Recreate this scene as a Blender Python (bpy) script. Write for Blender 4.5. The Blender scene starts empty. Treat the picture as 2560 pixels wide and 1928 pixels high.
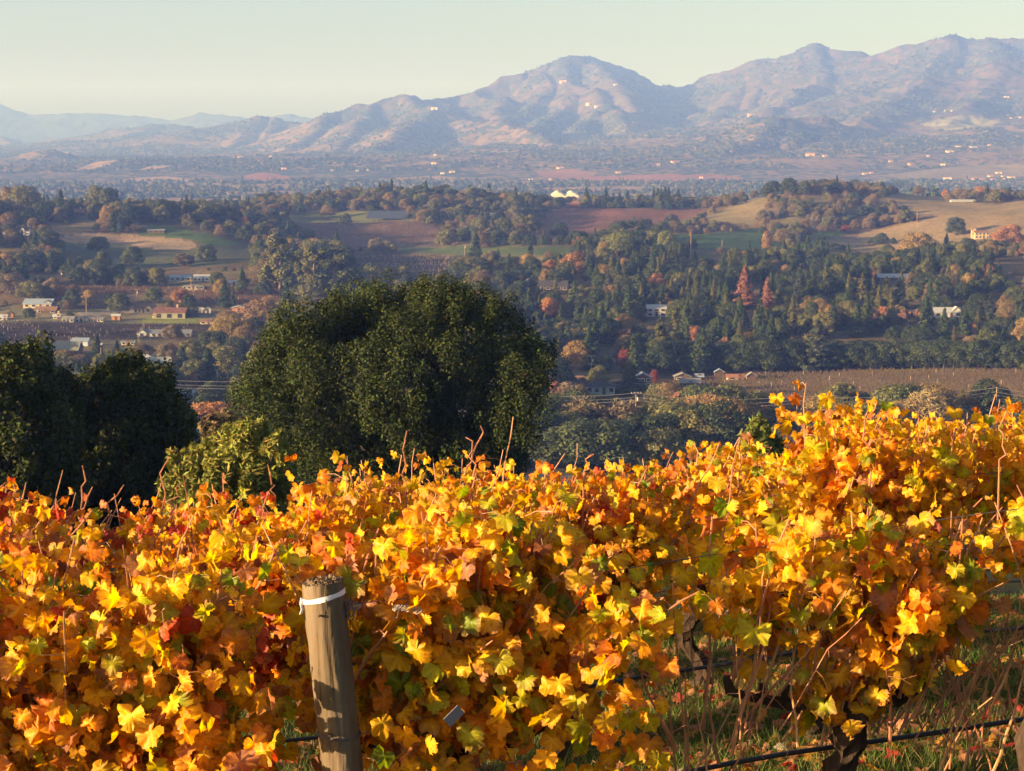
import bpy, math, random
import numpy as np
from mathutils import Vector, Matrix
# ---------------------------------------------------------------- camera, sky, sun, exposure
S = bpy.context.scene
COL = S.collection
F = 4777.0                      # focal length in photograph pixels (photo 2560 x 1928)
PITCH = math.radians(7.1)
CP, SP = math.cos(PITCH), math.sin(PITCH)
cam_d = bpy.data.cameras.new("camera")
cam_d.sensor_width = 36.0
cam_d.lens = 36.0 * F / 2560.0
cam_d.clip_start = 0.1
cam_d.clip_end = 60000
cam = bpy.data.objects.new("camera", cam_d)
cam.location = (0, 0, 0)
cam.rotation_euler = (math.radians(90) - PITCH, 0, 0)
COL.objects.link(cam)
S.camera = cam
SUN_AZ_BACK = math.radians(21)   # how far behind the camera plane the sun stands, on the left
SUN_EL = math.radians(10)
sun_dir = Vector((-math.cos(SUN_AZ_BACK) * math.cos(SUN_EL), -math.sin(SUN_AZ_BACK) * math.cos(SUN_EL), math.sin(SUN_EL)))
W = bpy.data.worlds.new("World")
S.world = W
W.use_nodes = True
wn = W.node_tree.nodes
wl = W.node_tree.links
sky = wn.new("ShaderNodeTexSky")
sky.sky_type = 'NISHITA'
sky.sun_disc = False
sky.sun_elevation = SUN_EL
sky.sun_rotation = math.atan2(sun_dir.x, sun_dir.y)
sky.altitude = 200
sky.air_density = 0.8
sky.dust_density = 2.4
sky.ozone_density = 0.5
bg = wn["Background"]
wl.new(sky.outputs[0], bg.inputs[0])
bg.inputs[1].default_value = 0.063
sd = bpy.data.lights.new("sun", 'SUN')
sd.energy = 5.0
sd.angle = math.radians(0.5)
sd.color = (1.0, 0.70, 0.44)
so = bpy.data.objects.new("sun", sd)
so.rotation_euler = sun_dir.to_track_quat('Z', 'Y').to_euler()
so.location = (-50, -20, 40)
COL.objects.link(so)
S.view_settings.view_transform = 'Standard'
S.view_settings.look = 'None'
S.view_settings.exposure = 1.80
S.view_settings.gamma = 1.0
cy = S.cycles
cy.max_bounces = 6
cy.diffuse_bounces = 2
cy.glossy_bounces = 2
cy.transmission_bounces = 4
cy.volume_bounces = 0
cy.transparent_max_bounces = 4
cy.use_denoising = True
cy.sample_clamp_indirect = 4.0

# ---------------------------------------------------------------- helpers
def ray(px, py):
    xc = (px - 1280.0) / F
    zc = -(py - 964.0) / F
    return np.array([xc, CP + zc * SP, -SP + zc * CP])

def P(px, py, D):
    r = ray(px, py)
    return r * (D / r[1])

def proj(X, Y, Z):
    dep = Y * CP - Z * SP
    dep = np.where(dep > 0.01, dep, 0.01)
    return 1280 + F * X / dep, 964 - F * (Y * SP + Z * CP) / dep

def pnoise(x, y, seed=0):
    xi = np.floor(x).astype(np.int64)
    yi = np.floor(y).astype(np.int64)
    xf = x - xi
    yf = y - yi
    def g(ix, iy):
        h = (ix * 374761393 + iy * 668265263 + seed * 974634777) & 0xFFFFFFFF
        h = ((h ^ (h >> 13)) * 1274126177) & 0xFFFFFFFF
        h = h ^ (h >> 16)
        return (h & 0xFFFF) / 65535.0 * 2 * np.pi
    def d(ix, iy, fx, fy):
        a = g(ix, iy)
        return np.cos(a) * fx + np.sin(a) * fy
    u = xf * xf * xf * (xf * (xf * 6 - 15) + 10)
    v = yf * yf * yf * (yf * (yf * 6 - 15) + 10)
    n00 = d(xi, yi, xf, yf)
    n10 = d(xi + 1, yi, xf - 1, yf)
    n01 = d(xi, yi + 1, xf, yf - 1)
    n11 = d(xi + 1, yi + 1, xf - 1, yf - 1)
    a = n00 + u * (n10 - n00)
    b = n01 + u * (n11 - n01)
    return (a + v * (b - a)) * 1.5

def fbm(x, y, octv=4, seed=0, ridged=False):
    t = 0
    amp = 1.0
    for o in range(octv):
        n = pnoise(x * 2 ** o + 13.7 * o, y * 2 ** o + 7.1 * o, seed + o)
        if ridged:
            n = 1 - 2 * np.abs(n)
        t = t + n * amp
        amp *= 0.5
    return t

def sstep(a, b, x):
    t = np.clip((x - a) / (b - a), 0, 1)
    return t * t * (3 - 2 * t)

def mk_mesh(name, V, Fc, mats, cols=None, smooth=False, midx=None, fl=None):
    """V (n,3); Fc (m,k) int array; cols (n,3) per vertex colour 'col'; fl dict of float attributes."""
    me = bpy.data.meshes.new(name)
    V = np.asarray(V, dtype=np.float32)
    Fc = np.asarray(Fc, dtype=np.int32)
    m, k = Fc.shape
    me.vertices.add(len(V))
    me.vertices.foreach_set("co", V.ravel())
    me.loops.add(m * k)
    me.loops.foreach_set("vertex_index", Fc.ravel())
    me.polygons.add(m)
    me.polygons.foreach_set("loop_start", np.arange(0, m * k, k, dtype=np.int32))
    try:
        me.polygons.foreach_set("loop_total", np.full(m, k, dtype=np.int32))
    except Exception:
        pass
    if smooth:
        me.polygons.foreach_set("use_smooth", np.ones(m, dtype=bool))
    if not isinstance(mats, (list, tuple)):
        mats = [mats]
    for mt in mats:
        me.materials.append(mt)
    if midx is not None:
        me.polygons.foreach_set("material_index", np.asarray(midx, dtype=np.int32))
    if cols is not None:
        at = me.attributes.new("col", 'FLOAT_COLOR', 'POINT')
        c = np.ones((len(V), 4), dtype=np.float32)
        c[:, :3] = cols
        at.data.foreach_set("color", c.ravel())
    if fl:
        for kk, vv in fl.items():
            at = me.attributes.new(kk, 'FLOAT', 'POINT')
            at.data.foreach_set("value", np.asarray(vv, dtype=np.float32).ravel())
    me.update()
    me.validate()
    return me

def link(name, me, parent=None, loc=None):
    o = bpy.data.objects.new(name, me)
    COL.objects.link(o)
    if parent is not None:
        o.parent = parent
    if loc is not None:
        o.location = loc
    return o

def tag(o, label=None, cat=None, group=None, kind=None):
    if label: o["label"] = label
    if cat: o["category"] = cat
    if group: o["group"] = group
    if kind: o["kind"] = kind
    return o

def empty(name, loc, rz=0.0):
    o = bpy.data.objects.new(name, None)
    o.empty_display_size = 0.3
    o.location = loc
    o.rotation_euler = (0, 0, rz)
    COL.objects.link(o)
    return o

class MB:
    """collects boxes, tubes and polygons, builds ONE mesh"""
    def __init__(s):
        s.V = []; s.T = []; s.n = 0; s.C = []
    def add(s, V, T, col=None):
        V = np.asarray(V, dtype=float).reshape(-1, 3)
        s.V.append(V)
        for f in T:
            s.T.append([i + s.n for i in f])
        s.C.append(np.tile(np.array(col if col is not None else (1, 1, 1), dtype=float), (len(V), 1)))
        s.n += len(V)
    def box(s, c, size, rz=0.0, col=None, tilt=None):
        sx, sy, sz = [q / 2 for q in size]
        v = np.array([[x, y, z] for x in (-sx, sx) for y in (-sy, sy) for z in (-sz, sz)])
        if tilt is not None:
            v = v @ np.array(Matrix.Rotation(tilt, 3, 'X')).T
        R = np.array([[math.cos(rz), -math.sin(rz), 0], [math.sin(rz), math.cos(rz), 0], [0, 0, 1]])
        v = v @ R.T + np.array(c)
        s.add(v, [(0, 1, 3, 2), (4, 6, 7, 5), (0, 4, 5, 1), (2, 3, 7, 6), (0, 2, 6, 4), (1, 5, 7, 3)], col)
    def tube(s, pts, rad, n=6, col=None, jit=0.0, rng=None, cap=True):
        pts = np.asarray(pts, dtype=float)
        m = len(pts)
        if np.isscalar(rad): rad = [rad] * m
        tang = np.gradient(pts, axis=0)
        tang /= (np.linalg.norm(tang, axis=1)[:, None] + 1e-9)
        ref = np.array([0.31, 0.17, 0.93]) if abs(tang[0][2]) < 0.9 else np.array([1.0, 0.1, 0.05])
        V = []
        for i in range(m):
            a = np.cross(tang[i], ref); a /= np.linalg.norm(a) + 1e-9
            b = np.cross(tang[i], a)
            for k in range(n):
                t = 2 * math.pi * k / n
                r = rad[i] * (1 + (jit * (rng.random() - .5) if rng is not None else 0))
                V.append(pts[i] + r * (math.cos(t) * a + math.sin(t) * b))
        T = []
        for i in range(m - 1):
            for k in range(n):
                k2 = (k + 1) % n
                T.append((i * n + k, i * n + k2, (i + 1) * n + k2, (i + 1) * n + k))
        if cap:
            T.append(tuple(range(n - 1, -1, -1)))
            T.append(tuple((m - 1) * n + k for k in range(n)))
        s.add(V, T, col)
    def mesh(s, name, mat, smooth=False):
        me = bpy.data.meshes.new(name)
        V = np.concatenate(s.V)
        me.from_pydata([tuple(v) for v in V], [], [tuple(f) for f in s.T])
        for mt in (mat if isinstance(mat, (list, tuple)) else [mat]):
            me.materials.append(mt)
        at = me.attributes.new("col", 'FLOAT_COLOR', 'POINT')
        c = np.ones((len(V), 4), dtype=np.float32); c[:, :3] = np.concatenate(s.C)
        at.data.foreach_set("color", c.ravel())
        if smooth:
            me.polygons.foreach_set("use_smooth", np.ones(len(me.polygons), dtype=bool))
        me.update()
        return me
    def build(s, name, mat, parent=None, smooth=False, loc=None):
        return link(name, s.mesh(name, mat, smooth), parent, loc)

# ---------------------------------------------------------------- materials
def new_mat(name):
    m = bpy.data.materials.new(name)
    m.use_nodes = True
    nt = m.node_tree
    b = nt.nodes["Principled BSDF"]
    return m, nt, b

def N(nt, typ, **kw):
    n = nt.nodes.new(typ)
    for k, v in kw.items():
        if k in ("operation", "blend_type", "data_type", "attribute_name", "noise_dimensions", "feature", "interpolation"):
            setattr(n, k, v)
        else:
            n.inputs[k].default_value = v
    return n

def mixc(nt, fac, a, b, mode='MIX'):
    n = nt.nodes.new("ShaderNodeMix")
    n.data_type = 'RGBA'
    n.blend_type = mode
    for sock, val in ((n.inputs[0], fac), (n.inputs[6], a), (n.inputs[7], b)):
        if hasattr(val, "node"):
            nt.links.new(val, sock)
        elif isinstance(val, (tuple, list)):
            sock.default_value = (val[0], val[1], val[2], 1)
        else:
            sock.default_value = val
    return n.outputs[2]

def ramp(nt, sock, stops):
    r = nt.nodes.new("ShaderNodeValToRGB")
    el = r.color_ramp.elements
    while len(el) > 1: el.remove(el[-1])
    el[0].position = stops[0][0]
    c = stops[0][1]
    el[0].color = (c, c, c, 1) if np.isscalar(c) else (*c, 1)
    for p, c in stops[1:]:
        e = el.new(p)
        e.color = (c, c, c, 1) if np.isscalar(c) else (*c, 1)
    nt.links.new(sock, r.inputs[0])
    return r.outputs[0]

def noise(nt, scale, detail=3, rough=0.5, coord="Object", vecscale=None, dist=0.0):
    tc = nt.nodes.new("ShaderNodeTexCoord")
    n = nt.nodes.new("ShaderNodeTexNoise")
    n.inputs["Scale"].default_value = scale
    n.inputs["Detail"].default_value = detail
    n.inputs["Roughness"].default_value = rough
    n.inputs["Distortion"].default_value = dist
    src = tc.outputs[coord]
    if vecscale is not None:
        mp = nt.nodes.new("ShaderNodeMapping")
        mp.inputs["Scale"].default_value = vecscale
        nt.links.new(src, mp.inputs[0])
        src = mp.outputs[0]
    nt.links.new(src, n.inputs["Vector"])
    return n.outputs[0]

def attr(nt, name="col"):
    a = nt.nodes.new("ShaderNodeAttribute")
    a.attribute_name = name
    return a

def plain(name, col, rough=0.8, var=0.25, scale=3.0, bump=0.0, spec=0.2, vecscale=None):
    m, nt, b = new_mat(name)
    n = noise(nt, scale, 4, 0.6, vecscale=vecscale)
    f = ramp(nt, n, [(0.3, 1 - var), (0.7, 1 + var)])
    c = mixc(nt, 1.0, tuple(col), f, 'MULTIPLY')
    nt.links.new(c, b.inputs["Base Color"])
    b.inputs["Roughness"].default_value = rough
    b.inputs["Specular IOR Level"].default_value = spec
    if bump:
        bp = nt.nodes.new("ShaderNodeBump")
        bp.inputs["Strength"].default_value = bump
        bp.inputs["Distance"].default_value = 0.02
        nt.links.new(n, bp.inputs["Height"])
        nt.links.new(bp.outputs[0], b.inputs["Normal"])
    return m

def foliage_mat(name, trans=0.3, objcol=True, rand=0.25, rough=0.6, spec=0.25):
    """leaf colour = vertex colour x object colour x a little per-tree variation; partly translucent"""
    m, nt, b = new_mat(name)
    c = attr(nt).outputs["Color"]
    oi = nt.nodes.new("ShaderNodeObjectInfo")
    if objcol:
        c = mixc(nt, 1.0, c, oi.outputs["Color"], 'MULTIPLY')
    if rand:
        f = ramp(nt, oi.outputs["Random"], [(0.0, (1 - rand, 1 - rand * .8, 1 - rand)), (0.5, (1, 1, 1)), (1.0, (1 + rand, 1 + rand * .6, 1.0))])
        c = mixc(nt, 1.0, c, f, 'MULTIPLY')
    nt.links.new(c, b.inputs["Base Color"])
    b.inputs["Roughness"].default_value = rough
    b.inputs["Specular IOR Level"].default_value = spec
    t = nt.nodes.new("ShaderNodeBsdfTranslucent")
    nt.links.new(c, t.inputs[0])
    mx = nt.nodes.new("ShaderNodeMixShader")
    mx.inputs[0].default_value = trans
    nt.links.new(b.outputs[0], mx.inputs[1])
    nt.links.new(t.outputs[0], mx.inputs[2])
    nt.links.new(mx.outputs[0], nt.nodes["Material Output"].inputs[0])
    return m
# ---------------------------------------------------------------- terrain height
def tps(pts, vals, smooth=1e-4):
    pts = np.asarray(pts); n = len(pts)
    d2 = ((pts[:, None] - pts[None]) ** 2).sum(-1)
    K = 0.5 * d2 * np.log(d2 + 1e-12) + np.eye(n) * smooth
    Pm = np.c_[np.ones(n), pts]
    A = np.zeros((n + 3, n + 3))
    A[:n, :n] = K; A[:n, n:] = Pm; A[n:, :n] = Pm.T
    w = np.linalg.solve(A, np.r_[vals, np.zeros(3)])
    return pts, w

def tps_eval(mod, q):
    pts, w = mod
    out = np.zeros(len(q))
    for i0 in range(0, len(q), 20000):
        qq = q[i0:i0 + 20000]
        d2 = ((qq[:, None] - pts[None]) ** 2).sum(-1)
        out[i0:i0 + 20000] = (0.5 * d2 * np.log(d2 + 1e-12)) @ w[:-3] + w[-3] + qq @ w[-2:]
    return out

def uv_of(X, Y):
    Yc = np.maximum(Y, 2.0)
    u = np.clip(X / (Yc + 30), -0.42, 0.42)
    return np.c_[u * 3.0, np.log(Yc + 30)]

ctrl = []
def cz(D, z, pxs=(-200, 600, 1400, 2000, 2760)):
    for px in pxs:
        ctrl.append(((px - 1280) / F * D, D, z))
for D, z in ((15, -4.3), (22, -5.6), (35, -8.6), (60, -14.0), (90, -19.0), (150, -33.0), (240, -52.0)):
    cz(D, z)
def cp(D, *pp):
    for px, py in pp:
        p = P(px, py, D)
        ctrl.append((p[0], p[1], p[2]))
cp(385, (-200, 1185), (600, 1185), (1400, 1180), (2000, 1175), (2760, 1165))
cp(560, (-200, 1010), (600, 1010), (1400, 1012), (2000, 1008), (2760, 1000))
cp(640, (1300, 935), (1700, 940), (2000, 932), (2300, 928), (2760, 922), (500, 930), (-200, 930))
cp(720, (-200, 870), (300, 870), (620, 868))
cp(870, (-200, 785), (300, 782), (620, 778), (900, 775))
cp(1000, (-200, 690), (250, 690), (620, 690))
cp(1150, (-200, 600), (300, 628), (600, 632), (980, 662), (1200, 650))
cp(1350, (-200, 525), (100, 528), (350, 528), (560, 548))
cp(1550, (-200, 515), (100, 520), (350, 527))
cp(720, (1300, 850), (1700, 850), (2100, 852), (2700, 845))
cp(820, (1300, 780), (1700, 778), (2100, 778), (2700, 770))
cp(950, (1300, 715), (1700, 700), (2100, 692), (2500, 670), (2800, 660))
cp(1100, (1300, 640), (1700, 640), (2000, 655))
cp(1250, (1400, 600), (1800, 600), (2100, 640), (2200, 637), (2500, 590), (2800, 580))
cp(1300, (760, 618), (1000, 622), (1200, 600))
cp(1400, (2150, 590), (2300, 565), (2500, 530), (2700, 510))
cp(1500, (740, 560), (950, 558), (1150, 560), (1400, 570), (1700, 560), (1850, 540), (2000, 520))
cp(1600, (1900, 500), (2000, 480), (2200, 487), (2400, 500), (2560, 500), (2800, 490))
cp(1650, (700, 518), (900, 505), (1060, 503), (1250, 512), (1450, 525), (1600, 524), (1750, 522))
cz(2100, -70); cz(2600, -82); cz(3200, -84); cz(4500, -78)
ctrl = np.array(ctrl)
TM = tps(uv_of(ctrl[:, 0], ctrl[:, 1]), ctrl[:, 2], 2e-4)

def near_h(X, Y):
    t = X + 0.55
    return -2.75 + np.where(t > 0, 0.5 * np.tanh(0.2 * t / 0.5), 0.4 * np.tanh(0.22 * t / 0.4) * 0.4) - 0.13 * (Y - 5.9) - 0.004 * np.maximum(Y - 8, 0) ** 2

def height(X, Y):
    X = np.atleast_1d(np.asarray(X, dtype=float)); Y = np.atleast_1d(np.asarray(Y, dtype=float))
    h = tps_eval(TM, uv_of(X, Y))
    amp = sstep(60, 400, Y)
    h = h + amp * (2.2 * fbm(X / 130, Y / 130, 3, 5) + 0.5 * fbm(X / 25, Y / 25, 2, 9))
    w = sstep(15, 26, Y)
    return near_h(X, Y) * (1 - w) + h * w

def H1(x, y):
    return float(height(x, y)[0])

_DM = np.exp(np.linspace(math.log(45), math.log(4400), 700))
def hit(px, py, dmin=45):
    """where the line of sight through a photo pixel meets the ground"""
    r = ray(px, py)
    D = _DM[_DM >= dmin]
    X = r[0] / r[1] * D; Z = r[2] / r[1] * D
    g = height(X, D)
    k = np.nonzero(Z < g)[0]
    if len(k) == 0:
        return None
    k = k[0]
    d = D[k] if k == 0 else D[k - 1] + (D[k] - D[k - 1]) * (Z[k - 1] - g[k - 1]) / max(1e-6, (Z[k - 1] - g[k - 1]) + (g[k] - Z[k]))
    x = r[0] / r[1] * d
    return np.array([x, d, H1(x, d)])

# ---- mountains: skeleton of crests and spurs read off the photograph
RID = []
def ridge(pts, slope=0.5, H0=600):
    w = [P(a, b, c) for a, b, c in pts]
    for p, q in zip(w[:-1], w[1:]):
        RID.append((p[0], p[1], p[2], q[0], q[1], q[2], slope, H0))
def with_d(pp, d0, d1):
    n = len(pp)
    return [(a, b, d0 + (d1 - d0) * i / (n - 1)) for i, (a, b) in enumerate(pp)]
ridge(with_d([(-900, 250), (-500, 240), (-200, 262), (-40, 255), (0, 272), (27, 285.5), (78, 288), (117, 285), (167, 281), (218, 283), (249, 287), (338, 293), (428, 298), (498, 290), (552, 287), (595, 289), (630, 295), (700, 295), (778, 293), (840, 297), (1000, 300)], 13500, 13000), 0.4)
ridge([(828, 291, 8200), (850, 288, 8250), (893, 272, 8300), (932, 268, 8300), (967, 254, 8350), (998, 247, 8400), (1033, 248.5, 8400), (1068, 253, 8500), (1114, 254, 8600), (1161, 245, 8700), (1200, 227, 8800), (1239, 210, 8850), (1258, 198, 8900), (1274, 200, 8900), (1297, 193, 8900), (1324, 192, 8950), (1352, 171, 9000), (1371, 155, 9000), (1406, 149, 9000), (1445, 152, 9000), (1488, 154, 9050), (1530, 164, 9100), (1569, 178, 9200), (1600, 194, 9300), (1631, 210, 9400), (1659, 208, 9500), (1710, 216, 9600), (1717, 217, 9500), (1750, 202, 9400), (1778, 188, 9300), (1836, 180, 9200), (1887, 155, 9000), (1933, 152, 8900), (1968, 141, 8800), (2007, 126, 8700), (2042, 121, 8650), (2104, 127, 8600), (2155, 131, 8600), (2186, 141, 8600), (2221, 146, 8600), (2260, 134, 8500), (2314, 110, 8400), (2369, 95, 8300), (2431, 107, 8300), (2478, 100, 8250), (2560, 101, 8200), (2800, 110, 8100), (3200, 140, 8000)], 0.85)
ridge([(828, 291, 8200), (790, 325, 7800), (740, 360, 7400), (700, 395, 7000)], .45)
ridge([(932, 268, 8300), (900, 310, 7700), (860, 350, 7200), (830, 390, 6700)], .5)
ridge([(998, 247, 8400), (1090, 275, 7900), (1040, 300, 7400), (1000, 335, 6900), (940, 375, 6400)], .55)
ridge([(1090, 275, 7900), (1180, 300, 7500), (1240, 305, 7200), (1330, 335, 6900), (1400, 375, 6500), (1480, 405, 6100)], .5)
ridge([(1161, 245, 8700), (1260, 250, 8300), (1240, 285, 7900), (1260, 305, 7600)], .55)
ridge([(1352, 171, 9000), (1385, 215, 8600), (1330, 265, 8200), (1290, 300, 7800)], .55)
ridge([(1406, 149, 9000), (1410, 205, 8650), (1440, 242, 8300), (1385, 290, 7800), (1330, 325, 7300)], .55)
ridge([(1410, 205, 8650), (1490, 230, 8300), (1510, 262, 7950), (1470, 300, 7600), (1440, 325, 7300)], .6)
ridge([(1510, 262, 7950), (1555, 300, 7500), (1570, 330, 7200)], .6)
ridge([(1600, 350, 6700), (1560, 375, 6400), (1510, 405, 6100)], .45)
ridge([(1887, 155, 9000), (1850, 230, 8400), (1790, 290, 7800), (1730, 330, 7300), (1640, 370, 6500), (1580, 410, 5800)], .4)
ridge([(2042, 121, 8650), (2050, 190, 8200), (1990, 235, 7800), (1920, 280, 7300), (1860, 330, 6700)], .5)
ridge([(2155, 131, 8600), (2180, 205, 8000), (2110, 240, 7700), (2040, 290, 7200), (2010, 310, 6900)], .55)
ridge([(2180, 205, 8000), (2230, 240, 7500), (2150, 275, 7200), (2070, 310, 6800)], .55)
ridge([(2369, 95, 8300), (2330, 180, 7800), (2260, 240, 7200), (2180, 300, 6600), (2090, 345, 6000), (2020, 380, 5600), (1960, 420, 5100)], .32)
ridge([(2478, 100, 8250), (2500, 190, 7600), (2430, 270, 6900), (2330, 330, 6300), (2240, 375, 5800), (2150, 420, 5200)], .26)
ridge([(2700, 150, 7900), (2640, 270, 6900), (2520, 350, 6100), (2400, 400, 5600), (2300, 440, 5100)], .2)
ridge([(1830, 330, 6000), (1880, 305, 6050), (1950, 297, 6100), (2045, 300, 6150), (2090, 335, 6000)], .5)
ridge([(1950, 297, 6100), (1890, 350, 5600), (1800, 395, 5200)], .45)
ridge([(280, 345, 10200), (330, 325, 10200), (400, 314, 10000), (470, 322, 9800), (560, 322, 9400), (610, 310, 9200), (660, 299, 9000), (720, 307, 9000), (770, 325, 9000)], .2)
ridge([(400, 314, 10000), (300, 350, 9000), (200, 375, 8400), (120, 395, 7600)], .26)
ridge([(560, 322, 9400), (480, 350, 8700), (400, 375, 8200), (330, 398, 7500)], .28)
ridge([(660, 299, 9000), (600, 345, 8200), (560, 380, 7700), (520, 398, 7300)], .32)
ridge([(-300, 430, 6400), (-60, 425, 6300), (30, 415, 6200), (80, 392, 6200), (130, 390, 6200), (170, 410, 6100)], .35)
ridge([(180, 425, 6600), (230, 408, 6700), (290, 400, 6800), (400, 405, 6900), (520, 405, 6900), (640, 402, 7000), (760, 410, 7000)], .3)
ridge([(820, 452, 5400), (900, 440, 5500), (1000, 433, 5600), (1120, 437, 5600), (1250, 448, 5400)], .3)
ridge([(1180, 430, 6200), (1300, 415, 6300), (1420, 418, 6300), (1500, 432, 6100)], .32)
ridge([(1850, 420, 5600), (2000, 405, 5700), (2150, 400, 5800), (2300, 392, 5900)], .32)
ridge([(540, 442, 5600), (640, 428, 5700), (760, 432, 5600), (820, 440, 5500)], .3)
ridge([(150, 455, 5500), (260, 440, 5600), (360, 438, 5600), (480, 448, 5500)], .3)
ridge([(0, 440, 6000), (90, 425, 6100), (200, 432, 6000)], .3)
ridge([(-300, 350, 10500), (0, 345, 10500), (60, 380, 9500)], .4)
ridge([(1120, 385, 6200), (1230, 378, 6200), (1320, 390, 6000)], .4)
ridge([(1488, 158, 9000), (1545, 222, 8350), (1590, 285, 7750), (1578, 335, 7150)], .62)
ridge([(1960, 297, 6150), (1985, 325, 5900), (1965, 375, 5500)], .6)
ridge([(690, 299, 9000), (672, 340, 8300), (640, 372, 7800)], .6)
ridge([(1120, 262, 8500), (1110, 300, 7900), (1080, 340, 7300)], .6)
ridge([(1887, 155, 9000), (1905, 210, 8500), (1880, 262, 8000)], .6)
RID = np.array(RID)

def mount_h(X, Y):
    X = X.ravel(); Y = Y.ravel()
    H = mount_raw(X, Y)
    m = Y < 5300
    if m.any():
        w = sstep(4530, 5300, Y[m])
        H[m] = height(X[m], Y[m]) * (1 - w) + H[m] * w
    return H

def mount_raw(X, Y):
    wx = 90 * fbm(X / 900, Y / 900, 3, 21); wy = 90 * fbm(X / 900, Y / 900, 3, 31)
    Xw = X + wx; Yw = Y + wy
    base = -80 + 45 * sstep(6600, 9500, Y) + sstep(4700, 6000, Y) * 9 * fbm(X / 600, Y / 800, 3, 63) + 10 * sstep(7500, 14000, Y)
    k = 1 / 14.0
    acc = np.full(len(X), 1e-30)
    mx = base.copy()
    hs = []
    for ax, ay, az, bx, by, bz, sl, H0 in RID:
        far = Y if True else None
        f = sstep(0, 150, np.abs(0 * X) + 150)
        dx, dy = bx - ax, by - ay
        L2 = dx * dx + dy * dy
        t = np.clip(((X - ax) * dx + (Y - ay) * dy) / L2, 0, 1)
        d0 = np.hypot(X - ax - t * dx, Y - ay - t * dy)
        # only flanks are warped, so crests stay where the photo has them
        w = np.clip(d0 / 400, 0, 1)
        d = d0 * (1 - w) + w * np.hypot(Xw - ax - t * dx, Yw - ay - t * dy)
        d = np.where(d < 35, d * d / 70, d - 17.5)
        z = az + t * (bz - az)
        hgt = np.maximum(z + 80, 30)
        h = z - hgt * (1 - np.exp(-sl * d / hgt))
        hs.append(h)
        mx = np.maximum(mx, h)
    s = np.exp((base - mx) * k)
    for h in hs:
        s += np.exp((h - mx) * k)
    H = mx + np.log(s) / k * 0.25
    rel = np.clip((H - base) / 180, 0, 1)
    rn = fbm(X / 520, Y / 520, 5, 41, ridged=True)
    H = H + rel * (rn - 0.6) * 18 + (0.3 + rel) * 7 * fbm(X / 140, Y / 140, 4, 51) + (1 - rel) * 10 * fbm(X / 500, Y / 500, 3, 61)
    return H

# ---- land cover, as polygons in the photograph that are laid on the ground they show
def inpoly(poly, x, y):
    poly = np.asarray(poly, float)
    r = np.zeros(x.shape, bool)
    n = len(poly)
    j = n - 1
    for i in range(n):
        xi, yi = poly[i]; xj, yj = poly[j]
        c = ((yi > y) != (yj > y)) & (x < (xj - xi) * (y - yi) / (yj - yi + 1e-9) + xi)
        r ^= c
        j = i
    return r
TAN = (0.30, 0.215, 0.12); GRN = (0.075, 0.125, 0.035); VIN = (0.16, 0.075, 0.05); DKV = (0.13, 0.075, 0.055)
OLV = (0.16, 0.14, 0.07); ROAD = (0.16, 0.15, 0.14); SHADE_G = (0.06, 0.10, 0.04); LITTER = (0.12, 0.09, 0.055)
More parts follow.
